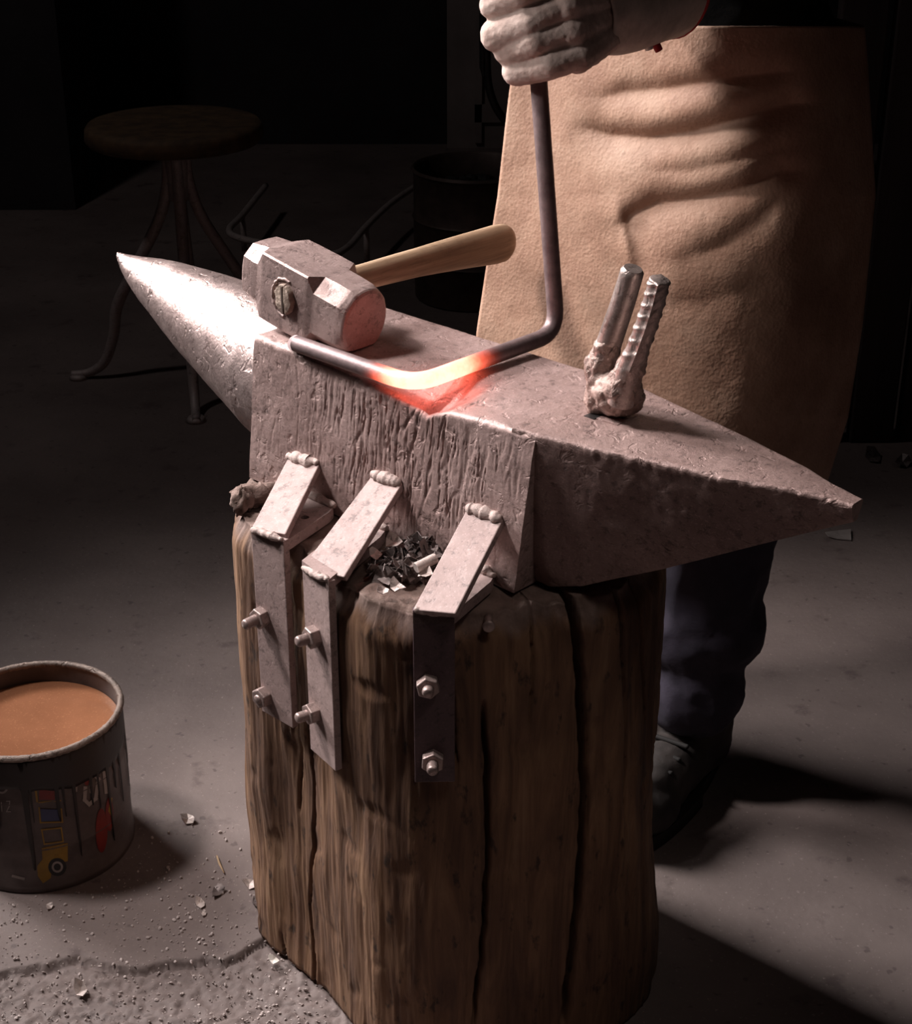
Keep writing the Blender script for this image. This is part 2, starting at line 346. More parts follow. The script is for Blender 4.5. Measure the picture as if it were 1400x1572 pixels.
# ------------------------------------------------------------------ stump
def build_stump():
    pg = [(-.239, 1.61), (-.239, 1.565), (-.226, 1.516), (-.200, 1.484), (-.164, 1.449), (-.138, 1.413), (-.108, 1.366), (-.080, 1.334), (-.036, 1.317), (0.01, 1.317), (.055, 1.324), (.11, 1.338), (.158, 1.362), (.196, 1.41), (.213, 1.47), (.219, 1.55), (.205, 1.60), (.16, 1.635), (.1, 1.665), (0, 1.68), (-.1, 1.69), (-.18, 1.69), (-.225, 1.665)]
    C2 = np.array([-.012, 1.535])
    cp = np.array(catmull([np.array(p) for p in pg], 40, True))
    d = np.linalg.norm(np.diff(np.vstack([cp, cp[:1]]), axis=0), axis=1); s = np.concatenate([[0], np.cumsum(d)]); Lp = s[-1]
    # fine along the visible side, coarse at the back
    vis = np.searchsorted(np.arange(len(cp)), 40*15.5)
    sv = s[int(40*15.2)]
    S = np.concatenate([np.arange(0, sv, .0016), np.arange(sv, Lp-.003, .012)])
    P = np.stack([np.interp(S, s, np.append(cp[:, k], cp[0, k])) for k in (0, 1)], 1)
    m = len(S)
    T = np.roll(P, -1, 0)-np.roll(P, 1, 0); T /= np.linalg.norm(T, axis=1)[:, None]
    Nn = np.stack([T[:, 1], -T[:, 0]], 1)
    zs = np.concatenate([np.arange(0, .40, .0045), np.arange(.40, .5505, .003)])
    def arc_of(x, y): q = np.array([x, y]); return S[np.argmin(np.linalg.norm(P-q, axis=1))]
    def arc_px(px, py):
        best = None
        for i in range(m):
            if P[i, 1] > 1.6: continue
            Z = at_y(px, py, P[i, 1]); e = abs(Z[0]-P[i, 0])
            if Nn[i] @ (-P[i]) > 0 and (best is None or e < best[0]): best = (e, S[i], Z[2])
        return best[1], best[2]
    cracks = []
    for pts, w, dep in [([(884, 905), (888, 1000), (896, 1120), (897, 1230), (890, 1380), (868, 1572)], .0042, .045),
                        ([(742, 1085), (748, 1180), (750, 1300), (742, 1430), (728, 1572)], .0022, .03),
                        ([(468, 1120), (478, 1200), (480, 1300), (474, 1400), (482, 1480), (492, 1572)], .0024, .03),
                        ([(457, 1150), (455, 1240)], .002, .02), ([(690, 1010), (705, 1200)], .0012, .01), ([(820, 940), (812, 1120)], .001, .01),
                        ([(955, 890), (962, 1050), (955, 1250)], .002, .02), ([(985, 900), (990, 1100)], .002, .02), ([(430, 1440), (446, 1500)], .002, .02)]:
        q = sorted([arc_px(*p)[::-1] for p in pts]); cracks.append((np.array([a[0] for a in q]), np.array([a[1] for a in q]), w, dep))
    V = []
    for k, z in enumerate(zs):
        tap = 1.0 + .02*(1-z/SZ)*0 
        for i in range(m):
            a = S[i]
            fib = fbm(a*45, 0, z*3.6, 1, 4)*.0019 + fbm(a*200, 3, z*12, 1, 3)*.0008 + fbm(a*9, 7, z*5, 1, 3)*.006
            dd = fib
            # chopped dents
            dent = nz(a*26, z*34, 11); dd -= .006*max(0., dent-.30)
            for zc, ac, w, dep in cracks:
                if zc[0]-.01 <= z <= zc[-1]+.01:
                    ca = np.interp(z, zc, ac)+.002*nz(z*40, 3, ac[0]*9)
                    e = (a-ca)/w
                    if abs(e) < 3:
                        fade = min(1., (z-zc[0]+.01)/.05, (zc[-1]+.01-z)/.05) if zc[-1] < .5 else min(1., (z-zc[0]+.01)/.05)
                        dd -= dep*max(0., fade)*math.exp(-e**4)
            # crumbling upper rim
            top = ss(.515, .55, z); dd -= top*(.004+.010*max(0, nz(a*30, 1, 5)+.25)+.006*top)
            dd += .016*(1-float(ss(.0, .30, z)))*float(ss(.10, .20, P[i, 0]))*float(ss(1.62, 1.52, P[i, 1]))
            p = P[i]+Nn[i]*dd
            zz = z + (float(ss(.50, .55, z))*(.012*nz(a*14, 2, 8)+.005*nz(a*60, 4, 2)-.004))
            V.append((p[0], p[1], max(zz, 0)))
    F = []; fm = []
    nzs = len(zs)
    for k in range(nzs-1):
        for i in range(m):
            j = (i+1) % m; F.append((k*m+i, k*m+j, (k+1)*m+j, (k+1)*m+i)); fm.append(0)
    base = (nzs-1)*m; prev = base
    rim = np.array(V[base:base+m])
    R = 14
    for r in range(1, R+1):
        f = 1-r/(R+.0001)*.98
        start = len(V)
        for i in range(m):
            q = C2+(rim[i, :2]-C2)*f
            b = float(ss(0, .25, 1-f))
            z = rim[i, 2]*(1-b)+b*(SZ-.002+.004*fbm(q[0], q[1], 0, 22, 3))
            V.append((q[0], q[1], min(z, .5535)))
        for i in range(m):
            j = (i+1) % m; F.append((prev+i, prev+j, start+j, start+i)); fm.append(1)
        prev = start
    F.append(tuple(range(prev, prev+m))); fm.append(1)
    F.append(tuple(range(m))[::-1]); fm.append(0)
    # rim faces of the side are dusty as well
    o = mesh('stump', V, F, None, at=(C2[0], C2[1], 0), mats=[MAT_STUMP, MAT_STUMPTOP], fmat=fm)
    du = []
    for idx, v in enumerate(V):
        k = idx//m
        if k < nzs: du.append(float(ss(.522, .545, zs[k]+.016*nz(S[idx % m]*45, zs[k]*20, 2)+.006*nz(S[idx % m]*160, zs[k]*60, 4)))*.9)
        else: du.append(1.)
    at = o.data.attributes.new('settled_dust', 'FLOAT', 'POINT'); at.data.foreach_set('value', np.array(du, np.float32))
    props(o, 'weathered split tree stump carrying the anvil', 'stump')
    for c, r, sd in [(at_z(398, 760, SZ+.006), (.026, .014, .013), 1), (at_z(372, 770, SZ+.006), (.012, .016, .014), 5), (at_z(425, 757, SZ+.004), (.016, .012, .008), 9)]:
        g = G(); rings = []
        for t in np.linspace(-1.45, 1.45, 16):
            rings.append([c+np.array([r[0]*math.cos(t)*math.cos(f), r[1]*math.cos(t)*math.sin(f), r[2]*math.sin(t)])*(1+.45*fbm(math.cos(f)*1.4, math.sin(f)*1.4, t+sd, 1.3, 4)) for f in np.linspace(0, 2*math.pi, 26, False)])
        g.loft(rings); g.build('bark_chunk', MAT_STUMPTOP, o)
    return P, Nn
build_stump()

# ------------------------------------------------------------------ anvil
ANV = empty('anvil', aw(0, 0, 0), 'large worn two-horned iron anvil strapped to the stump', 'anvil')
def front_edge(x):  # worn front edge height
    return interp(x, [-.2, -.14, -.082, -.03, .001, .03, .05, .059, .070, .089, .12, .146, .17, .2], [.170, .1695, .168, .164, .161, .1575, .153, .150, .156, .163, .1655, .167, .168, .1685])
def top_z(x, y):
    f = float(ss(-.005, -.08, y))
    sag = (.17-front_edge(x))*f
    gx = .059+(y+.08)*.20
    sag += .006*math.exp(-((x-gx)/.013)**2)*float(ss(.03, -.08, y))
    return .17-sag
def build_body():
    xs = np.arange(-.193, .1945, .0012); Hh = .17
    loops = []
    nf, nt, nb, no = 95, 44, 14, 8
    for x in xs:
        L = []
        ze = front_edge(x); r = .006
        for k in range(nf):
            z = .001+(ze-r-.001)*k/(nf-1); L.append(('f', x, -.08, z))
        for t in np.linspace(0, math.pi/2, 6)[1:-1]:
            L.append(('e', x, -.08+r-r*math.cos(t), ze-r+r*math.sin(t)))
        for k in range(nt):
            y = -.08+r+(.16-r-.003)*k/(nt-1); L.append(('t', x, y, top_z(x, y)))
        for k in range(nb):
            L.append(('b', x, .08, (Hh-.003)*(1-k/(nb-1))+.001))
        for k in range(1, no): L.append(('o', x, .08-.16*k/no, .001))
        loops.append(L)
    V = []
    for L in loops:
        for (k, x, y, z) in L:
            X = x; Y = y; Zz = z
            if k in 'fe':
                # upright chisel-like gouges, denser below the hot spot
                dens = math.exp(-((x-.03)/.115)**2)*float(ss(.005, .07, z))*(1-float(ss(ze-.022, ze-.006, z))*.85)
                wx_ = x+.0035*nz(x*40, z*30, 8)
                n1 = nz(wx_*170, z*17, 1.5); n2 = nz(wx_*95+9, z*11, 4.5); msk = .5+.9*nz(x*35, z*28, 13)
                gouge = max(0., 1-abs(n1)/.13)*.0021*max(0., msk)*dens+max(0., 1-abs(n2)/.07)*.0028*max(0., msk+.2)*(dens*.8+.12)
                gouge += max(0., nz(x*230, z*36, 31)-.3)*.004*dens
                Y += gouge + .0008*fbm(x, z, 3, 20, 3) + .0002*nz(x, z, 6, 150)
                pit = nz(x*70, z*70, 21); Y += .003*max(0., pit-.50)
                if k == 'e': Zz += -.0007*abs(nz(x, 0, 2, 90)); Y += .0010*max(0., nz(x, 1, 7, 60))
            elif k == 't':
                Zz += .0006*fbm(x, y, 5, 26, 3) + .0003*nz(x, y, 8, 120)
                chip = max(0., nz(x, 2, 4, 45)-.2)*.006*float(ss(-.066, -.08, y)); Zz -= chip
            elif k == 'b': Y += .001*fbm(x, z, 9, 24, 3)
            X += -.022*(1-max(z, 0)/.17) + (.0 if abs(x) < .19 else 0)
            V.append(aw(X, Y, Zz))
    m = len(loops[0]); n = len(loops); F = []
    for i in range(n-1):
        for j in range(m):
            k = (j+1) % m; F.append((i*m+j, i*m+k, (i+1)*m+k, (i+1)*m+j))
    F.append(tuple(range(m))); F.append(tuple(range((n-1)*m, n*m))[::-1])
    o = mesh('anvil_body', V, F, MAT_ANVIL, ANV); auto(o, 50)
build_body()
def build_horn():
    rings = []; n = 72
    xs = np.concatenate([-.540+np.array([0, .0008, .002, .004, .007, .011]), np.linspace(-.524, -.178, 110)])
    for x in xs:
        q = (x+.540)/.345
        r = .0880*min(1., q)**.70 if q > .03 else .0880*.03**.70*math.sqrt(max(q, .0002)/.03)
        flare = 1.0
        cz = .171+.009*float(ss(0, .35, q))-.004*float(ss(.75, 1, q))-r
        ring = []
        for t in np.linspace(0, 2*math.pi, n, False):
            dx = .0006*fbm(x, math.cos(t)*r, math.sin(t)*r, 18, 3)+.00025*nz(x, math.cos(t)*r, math.sin(t)*r, 130)
            rr = r+dx*min(1, r/.02)
            ring.append(aw(x, min(1., .0795/max(r, 1e-4))*rr*math.cos(t), cz+rr*math.sin(t)))
        rings.append(ring)
    g = G(); g.loft(rings); auto(g.build('horn', MAT_HORN, ANV), 60)
build_horn()
def build_heel():
    xs = np.linspace(.165, .474, 165)
    wx = [.194, .209, .272, .336, .39, .412, .442, .474]; wf = [.0795, .0755, .062, .0475, .033, .027, .016, .009]
    bz = [.19, .22, .30, .40, .474]; bv = [.003, .010, .050, .108, .150]
    rings = []
    for x in xs:
        w = interp(x, wx, wf); zb = interp(x, bz, bv); tt = .17-.002*ss(.4, .474, x)
        wb = w*interp(x, [.19, .24, .30, .474], [.62, .46, .34, .25])
        prof = []
        r = .003
        def side(sg):
            out = []
            for k in range(26):
                f = k/25; y = sg*(wb+(w-wb)*f**.8); z = zb+(tt-r-zb)*f; out.append((y, z))
            return out
        S1 = side(-1); prof += S1
        prof += [(-(w-r*.3), tt-r*.3)]
        for k in range(25): y = -(w-r)+(2*(w-r))*k/24; prof.append((y, tt))
        prof += [((w-r*.3), tt-r*.3)]
        prof += side(1)[::-1]
        ring = []
        for i, (y, z) in enumerate(prof):
            dy = 0; dz = 0
            if i <= 26:
                dy = .0016*fbm(x, z, 4, 26, 4)+.0005*nz(x, z, 2, 140)
                if i in (24, 25, 26): dy += .0010*nz(x, 0, 5, 170)+.0012*nz(x, 0, 5, 40); dz = -.0016*max(0, nz(x, 3, 1, 90)+.1)
            elif i < 53: dz = .0006*fbm(x, y, 5, 26, 3)
            ring.append(aw(x - (.022*(1-z/.17) if x < .2 else 0)*0, y+dy, z+dz))
        rings.append(ring)
    g = G(); g.loft(rings); o = g.build('heel', MAT_HEEL, ANV); auto(o, 45)
build_heel()

# ------------------------------------------------------------------ brackets
def hexnut(parent, p, nrm, rad=.0115, th=.010, stud=.012, rot=.3):
    nrm = np.array(nrm, float); nrm /= np.linalg.norm(nrm); a = np.cross(nrm, Zv); a /= np.linalg.norm(a); b = np.cross(a, nrm)
    def ring(d, r, n, ro=0): return [p+nrm*d+r*(math.cos(t+ro)*a+math.sin(t+ro)*b) for t in np.linspace(0, 2*math.pi, n, False)]
    g = G(); g.loft([ring(-.001, rad*1.0, 6, rot), ring(th-.001, rad*1.0, 6, rot), ring(th, rad*.90, 6, rot)])
    nut = bevel(g.build('nut', MAT_NUT, parent, smooth=False), .0008)
    g = G(); rr = []
    k = 0; dd = th-.002
    while dd < th+stud-.002: rr.append(ring(dd, .0052 if k % 2 else .0058, 14)); dd += .0011; k += 1
    rr += [ring(th+stud-.001, .0050, 14), ring(th+stud, .0038, 14)]
    g.loft(rr); g.build('bolt_stud', MAT_NUT, nut)
def bar_between(pts4a, pts4b, thick, nrm=None):
    """flat bar from edge (a0,a1) to edge (b0,b1)"""
    a0, a1 = pts4a; b0, b1 = pts4b
    n = np.cross(a1-a0, b0-a0); n /= np.linalg.norm(n)
    if nrm is not None and n@np.array(nrm) < 0: n = -n
    g = G()
    V = [a0, a1, b1, b0]; V2 = [v-n*thick for v in V]
    g.add(V+V2, [(0, 1, 2, 3), (7, 6, 5, 4), (0, 4, 5, 1), (1, 5, 6, 2), (2, 6, 7, 3), (3, 7, 4, 0)])
    return g, n
def weld(name, p, q, r, parent, up=None, seed=0):
    g = G(); n = 26; pts = []; rad = []
    for i in range(n):
        f = i/(n-1); c = p+(q-p)*f + np.array([nz(f*5, seed, 1), nz(f*5, seed, 2), nz(f*5, seed, 3)])*.0018
        pts.append(c); rad.append(r*(.88+.06*math.sin(f*34+seed)+.34*nz(f*5, seed, 9)) * (math.sin(math.pi*min(max(f, .03), .97))**.25))
    g.tube(pts, rad, 12); return g.build(name, MAT_WELD, parent)
def bracket(label, TL, TR, BL, BR, zb, plate_back, bolts, strap_n, seed, brpx):
    TL, TR, BL, BR = [np.array(v, float) for v in (TL, TR, BL, BR)]
    base = (BL+BR)/2
    E = empty('anvil_bracket', (base[0], base[1], zb), label, 'bracket', 'steel brackets holding the anvil')
    sn = np.array(strap_n, float); sn /= np.linalg.norm(sn)
    # diagonal brace: the fourth corner is laid into the plane of the other three
    pn = np.cross(TR-TL, BL-TL)
    BRb = at_plane(*brpx, TL, pn)
    g, n = bar_between((TL, TR), (BL, BRb), .007, (-.3, -.5, .8)); bevel(g.build('brace', MAT_BRK, E, smooth=False), .0012)
    # upright strap
    dn = np.array([0, 0, -1.0])
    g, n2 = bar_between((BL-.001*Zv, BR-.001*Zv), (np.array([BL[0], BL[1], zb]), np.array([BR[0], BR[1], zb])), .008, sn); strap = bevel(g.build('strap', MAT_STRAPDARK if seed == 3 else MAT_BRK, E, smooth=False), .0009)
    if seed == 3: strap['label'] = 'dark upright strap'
    # base plate, with a drilled hole, rounded back end
    c0, c1 = plate_back
    ax = np.array([*(c1-c0)[:2], 0]); 
    L0 = np.array([BL[0], BL[1], SZ+.013]); R0 = np.array([BR[0], BR[1], SZ+.013])
    L1 = np.array([c0[0], c0[1], SZ+.013]); R1 = np.array([c1[0], c1[1], SZ+.013])
    out = [L0, R0] + [R0+(R1-R0)*f for f in (.5, .86)] + [R0+(R1-R0)*.97+(L1-R1)*.06, R1+(L1-R1)*.25, R1+(L1-R1)*.75, L0+(L1-L0)*.97+(R1-L1)*.06] + [L0+(L1-L0)*f for f in (.86, .5)]
    hc = (L0+R0)/2*.42+(L1+R1)/2*.58 + (R0-L0)*.18
    hole = [hc+.0045*(math.cos(t)*(R0-L0)/np.linalg.norm(R0-L0)+math.sin(t)*np.array([-(R0-L0)[1], (R0-L0)[0], 0])/np.linalg.norm(R0-L0)) for t in np.linspace(0, 2*math.pi, 16, False)]
    bm = bmesh.new(); o0 = np.array(E.location)
    vo = [bm.verts.new(v-o0) for v in out]; vh = [bm.verts.new(v-o0) for v in hole]
    es = [bm.edges.new((vo[i], vo[(i+1) % len(vo)])) for i in range(len(vo))]+[bm.edges.new((vh[i], vh[(i+1) % len(vh)])) for i in range(len(vh))]
    bmesh.ops.triangle_fill(bm, use_beauty=True, use_dissolve=False, edges=es)
    ex = bmesh.ops.extrude_face_region(bm, geom=bm.faces[:]); vs = [v for v in ex['geom'] if isinstance(v, bmesh.types.BMVert)]
    for v in vs: v.co.z -= .012
    bmesh.ops.recalc_face_normals(bm, faces=bm.faces)
    me = bpy.data.meshes.new('base_plate'); bm.to_mesh(me); bm.free(); me.materials.append(MAT_BRK)
    pl = bpy.data.objects.new('base_plate', me); COL.objects.link(pl); pl.parent = E
    # weld seams
    tu = (TR-TL)/np.linalg.norm(TR-TL)
    weld('weld_bead', TL+tu*.001-.001*N, TR-tu*.001-.001*N, .0085, E, seed=seed)
    weld('weld_bead', BL+(BR-BL)*.04, BR-(BR-BL)*.04, .0050, E, seed=seed+3)
    weld('weld_bead', L1-.002*N+.002*Zv, R1-.002*N+.002*Zv, .0055, E, seed=seed+5)
    for (px, py, r, st) in bolts:
        p = at_plane(px, py, BL, sn); hexnut(E, p, sn, rot=r, stud=st)
    return E
def A(x, y, z): return aw(x, y, z)
def face(px, py): p = loc(at_t(px, py, -.080)); return aw(p[0], -.0795, p[2])
bracket('weathered steel bracket clamping the horn end of the anvil, nearest the horn',
        face(443, 700), face(490, 712), (-.207, 1.474, .562), (-.171, 1.440, .566), .345, (A(-.118, -.083, 0), A(-.071, -.083, 0)),
        [(404, 946, .2, .016), (407, 1068, .5, .002)], (-.68, -.73, 0), 1, (438, 820))
bracket('weathered steel bracket in the middle of the three, left of the scale heap',
        face(572, 728), face(617, 742), (-.1495, 1.402, .556), (-.121, 1.362, .562), .345, (A(-.040, -.083, 0), A(.006, -.083, 0)),
        [(485, 976, .1, .012), (484, 1093, .4, .012)], (-.82, -.57, 0), 2, (528, 886))
bracket('weathered steel bracket on the front face of the stump, nearest the heel, with dark strap',
        face(718, 778), face(772, 797), (-.0395, 1.299, .566), (-.001, 1.300, .562), .376, (A(.108, -.083, 0), A(.152, -.083, 0)),
        [(657, 1050, .3, .008), (664, 1165, .6, .012)], (.02, -1, 0), 3, (699, 942))

# ------------------------------------------------------------------ bent iron bar
def fillet(pts, rs, n=14):
    P = [np.array(p, float) for p in pts]; out = [P[0]]
    for i in range(1, len(P)-1):
        a = P[i-1]-P[i]; b = P[i+1]-P[i]; la, lb = np.linalg.norm(a), np.linalg.norm(b); a /= la; b /= lb
        r = min(rs[i-1], la*.45, lb*.45)
        for t in np.linspace(0, 1, n): out.append((1-t)**2*(P[i]+a*r)+2*t*(1-t)*P[i]+t*t*(P[i]+b*r))
    out.append(P[-1]); return out
def build_bar():
    k = [aw(-.127, -.0815, .1785), aw(.043, -.0815, .1785), aw(.0515, .118, .1815), aw(.020, .118, .430), aw(-.005, .120, .62)]
    fp = fillet(k, [.03, .028, .02])
    d = [np.linalg.norm(fp[i+1]-fp[i]) for i in range(len(fp)-1)]; s = np.concatenate([[0], np.cumsum(d)])
    S = np.arange(0, s[-1], .0025); P = [np.array([np.interp(q, s, [p[c] for p in fp]) for c in range(3)]) for q in S]
    rad = [.0085*(1+.02*nz(q*40, 0, 1)) for q in S]; rad[0] = .0083
    g = G(); g.tube([P[0]-U*.0006]+P, [.0074]+rad, 20)
    sd = -N*.85+Zv*.53
    for i in range(40):  # sheared, oblique end face
        v = np.array(g.V[i]); g.V[i] = tuple(v-U*.001+U*2.1*((v-P[0])@sd))
    o = g.build('iron_bar', MAT_BAR, at=P[0])
    props(o, 'bent round iron bar glowing orange at its bend, held in the glove', 'iron bar')
    auto(o, 50)
    ctr = .178
    Sx = np.concatenate([[0], S]); heat = []
    for q in Sx:
        h = math.exp(-((q-ctr)/.060)**4) if q < ctr else math.exp(-((q-ctr)/.078)**4)
        heat += [h]*20
    at = o.data.attributes.new('bar_temperature', 'FLOAT', 'POINT'); at.data.foreach_set('value', np.array(heat, np.float32))
build_bar()

# ------------------------------------------------------------------ hammer
HAM = empty('sledge_hammer', aw(-.16, -.03, .175), 'short wooden-handled sledge hammer lying on the anvil top beside the horn', 'hammer')
def hsec(hd, hh, c, rnd=0.0, n=48):
    """cross-section in (depth y, height z): chamfered rectangle blended to an ellipse"""
    out = []
    poly = [np.array(v) for v in [(hd, -hh+c), (hd, hh-c), (hd-c, hh), (-hd+c, hh), (-hd, hh-c), (-hd, -hh+c), (-hd+c, -hh), (hd-c, -hh)]]
    for i in range(8):
        for f in np.linspace(0, 1, 6, False):
            q = poly[i]*(1-f)+poly[(i+1) % 8]*f; e = 1/math.sqrt((q[0]/hd)**2+(q[1]/hh)**2)
            out.append(tuple(q*(1-rnd)+q*e*rnd))
    return out
def build_hammer():
    zc = .2060; yc = -.010
    st = [(-.268, .020, .021, .009, .4), (-.2665, .0255, .0275, .010, .3), (-.262, .0285, .0315, .012, .15), (-.244, .030, .0340, .0150, 0), (-.236, .0302, .0348, .0150, 0), (-.226, .0325, .0372, .0020, 0), (-.206, .0330, .0372, .0018, 0), (-.175, .0332, .0372, .0018, 0), (-.150, .0330, .0370, .0018, 0), (-.140, .0312, .0365, .0150, 0), (-.118, .0312, .0365, .0155, 0), (-.098, .0312, .0365, .0155, .25), (-.0905, .0308, .0362, .0155, .8), (-.0885, .0300, .0352, .015, 1), (-.0868, .0275, .0322, .014, 1), (-.0860, .012, .014, .006, 1)]
    fine = []
    for a, b in zip(st[:-1], st[1:]):
        for f in np.linspace(0, 1, 5, False): fine.append(tuple(np.array(a)*(1-f)+np.array(b)*f))
    fine.append(st[-1])
    EX, EY, EZ = -.160, -.030, .2125; TH = math.radians(9.5)
    def hw(x, y, z):  # head frame (from the eye) to anvil frame, nose tipped down on the anvil
        return aw(EX+x*math.cos(TH)+z*math.sin(TH), EY+y, max(EZ-x*math.sin(TH)+z*math.cos(TH), .1715))
    rings = []
    for x, hd, hh, c, rn in fine:
        x = (x+.184)*(.87 if x > -.184 else .94)
        ring = []
        for (dy, dz) in hsec(hd, hh, max(c, .0012), rn):
            w = .0004*fbm(x, dy, dz, 60, 3)
            ring.append(hw(x, dy*(1+w*20), dz))
        rings.append(ring)
    g = G(); g.loft(rings); o = g.build('hammer_head', MAT_HAMMER, HAM); auto(o, 24)
    # handle
    pts = []; rings = []
    for i in range(40):
        f = i/39; y = .0+.312*f
        hz = interp(f, [0, .1, .25, .5, .8, .93, .985, 1], [.0145, .0145, .0145, .0165, .0215, .0240, .0228, .0185])
        hx = interp(f, [0, .1, .25, .5, .8, .93, .985, 1], [.0125, .0125, .0125, .0135, .0160, .0172, .0162, .0125])
        cz = -.013*f+.004*math.sin(f*math.pi); cx = .002*math.sin(f*3)
        rings.append([hw(cx+hx*math.cos(t), y, cz+hz*math.sin(t)) for t in np.linspace(0, 2*math.pi, 28, False)])
    g = G(); g.loft(rings); hd = auto(g.build('handle', MAT_HANDLE_L, HAM), 40)
    # end grain in the eye, split by a wedge
    for sx in (-1, 1):
        rings = []
        for d, sc in ((-.004, 1), (.0, 1.02), (.0034, 1.0), (.0046, .95), (.0050, .86)):
            ring = []
            for t in np.linspace(-math.pi/2, math.pi/2, 20):
                e = 1+.13*nz(t*2.2, sx*2, 2)+.05*nz(t*8, sx, d*200)
                rx = (.0115 if sx > 0 else .0140)*sc*e; rz = .0160*sc*(1+.08*nz(t*3, sx, 5))
                ring.append(hw(sx*(.0010+rx*math.cos(t))+.001, -.0325-d*(1.25 if sx > 0 else .8)-.0022*(d > .003)*nz(t*2, d*300, sx), .001+rz*math.sin(t)))
            rings.append(ring)
        g = G(); g.loft(rings); auto(g.build('split_wood', MAT_SPLIT, hd), 35)
    g = G(); g.box(hw(.001, -.0365, .001), (.0010, .003, .0145), [U, N, Zv]); g.build('wedge', MAT_WEDGE, hd, smooth=False)
    g = G(); pts = []; rad = []
    for i in range(40):
        a = i/39*3.6+1.2; q = 1+.10*nz(a*3, 1, 1); pts.append(hw(-.0015+.0185*q*math.cos(a), -.0328, .001+.0205*q*math.sin(a))); rad.append(.0019*(1+.7*nz(a*5, 4, 2)))
    g.tube(pts, rad, 8); g.build('eye_burr', MAT_HAMMER, HAM)
# handle wood with grain along anvil-y (world N): build own stretched mapping
def handle_wood():
    m = M('hammer_handle_wood_grain')
    mp = m.node('ShaderNodeMapping'); mp.inputs['Rotation'].default_value = (0, 0, math.atan2(U[1], U[0])*-1); m.link(m.tc.outputs['Object'], mp.inputs[0])
    mp2 = m.node('ShaderNodeMapping'); mp2.inputs['Scale'].default_value = (1, .06, 1); m.link(mp.outputs[0], mp2.inputs[0])
    n = m.node('ShaderNodeTexNoise'); n.inputs['Scale'].default_value = 110; n.inputs['Detail'].default_value = 8; n.inputs['Roughness'].default_value = .65; m.link(mp2.outputs[0], n.inputs['Vector'])
    c = m.ramp(n.outputs['Fac'], [(.3, lin((128, 102, 80))), (.5, lin((166, 138, 112))), (.7, lin((192, 166, 140)))])
    c = m.mix(m.ramp(m.noise(30, 5, .7), [(.55, (0, 0, 0)), (.75, (.45,)*3)]), c, lin((96, 70, 50)))
    m.set(color=c, rough=.55); m.bump(n.outputs['Fac'], .2, .0015); return m.m
MAT_HANDLE_L = handle_wood()
build_hammer()

def remeshed(g, name, mat, parent, voxel, smooth=6, noise=None):
    o = g.build(name, mat, parent); fix_normals(o)
    m = o.modifiers.new('fuse', 'REMESH'); m.mode = 'VOXEL'; m.voxel_size = voxel; m.use_smooth_shade = True
    s = o.modifiers.new('soft', 'SMOOTH'); s.iterations = smooth; s.factor = .5
    if noise:
        for i, (st, sz) in enumerate(noise):
            tx = bpy.data.textures.new(name+'_wrinkle', 'CLOUDS'); tx.noise_scale = sz; tx.noise_depth = 3
            d = o.modifiers.new('wrinkle', 'DISPLACE'); d.texture = tx; d.strength = st; d.mid_level = .5; d.texture_coords = 'LOCAL'
    return o
# ------------------------------------------------------------------ hardy tool in the heel
HT = empty('hardy_tool', aw(.219, .006, .17), 'two-pronged bending fork standing in the anvil heel hole', 'hardy tool')
def build_hardy():
    T = .004
    def p(px, py, t=T): return at_t(px, py, t)
    # smooth prong
    pts = catmull([p(928, 612, .006), p(921, 575, .008), p(934, 530, .008), p(955, 468, .008), p(972, 412, .008)], 8)
    r = [interp(i/(len(pts)-1), [0, .25, .45, .7, .97, 1], [.0135, .0135, .0120, .0112, .0106, .0085]) for i in range(len(pts))]
    g = G(); g.tube(pts[6:], r[6:], 22); auto(g.build('smooth_prong', MAT_BRIGHT, HT), 40)
    # ribbed rebar prong
    ax = catmull([p(952, 618, -.006), p(962, 580, -.006), p(985, 520, -.006), p(1002, 470, -.006), p(1013, 428, -.006)], 30)
    rings = []; Lr = len(ax)
    for i, c in enumerate(ax):
        d = ax[min(i+1, Lr-1)]-ax[max(i-1, 0)]; d /= np.linalg.norm(d); a = np.cross(d, Zv); a /= np.linalg.norm(a); b = np.cross(a, d)
        f = i/(Lr-1); s = f*.15; ring = []
        for t in np.linspace(0, 2*math.pi, 36, False):
            ph = (s/.0135+math.cos(t-.9)*.75)*2*math.pi
            rib = max(0., math.cos(ph))**2*.0012*abs(math.cos(t-.2))**.5
            lg = .0022*math.exp(-((abs(((t-2.6+math.pi) % (2*math.pi))-math.pi))/.16)**2)+.0022*math.exp(-((abs(((t-2.6) % (2*math.pi))-math.pi))/.16)**2)
            rr = (.0092+(rib+lg)*float(ss(.25, .4, f)))*interp(f, [0, .3, .45, .985, 1], [1.35, 1.25, 1.08, 1.0, .85])
            ring.append(c+rr*(math.cos(t)*a+math.sin(t)*b))
        rings.append(ring)
    g = G(); g.loft(rings); auto(g.build('ribbed_prong', MAT_BRIGHT, HT), 60)
    # forged lump where the two bars are welded together, and its shank
    g = G()
    g.capsule(p(922, 560, .008), p(924, 612, .006), .0150, .0160); g.capsule(p(935, 530, .008), p(922, 560, .008), .0120, .0150)
    g.capsule(p(975, 548, -.004), p(955, 600, -.002), .0115, .0165); g.capsule(p(940, 600, .002), aw(.219, .002, .186), .018, .0165)
    g.ball(p(958, 606, .010), (.020, .018, .022), [U, N, Zv])
    remeshed(g, 'forged_base', MAT_LUMP, HT, .0018, 3, [(.0085, .020), (.0035, .006)])
    g = G(); g.box(aw(.2185, .002, .160), (.0145, .0145, .0105), [U, N, Zv]); g.build('shank', MAT_HEEL, HT, smooth=False)
MAT_LUMP = iron_mat('forged_lump', (138, 116, 108), (176, 154, 146), .34, .58, .5, .9, 3, 1.0)
build_hardy()
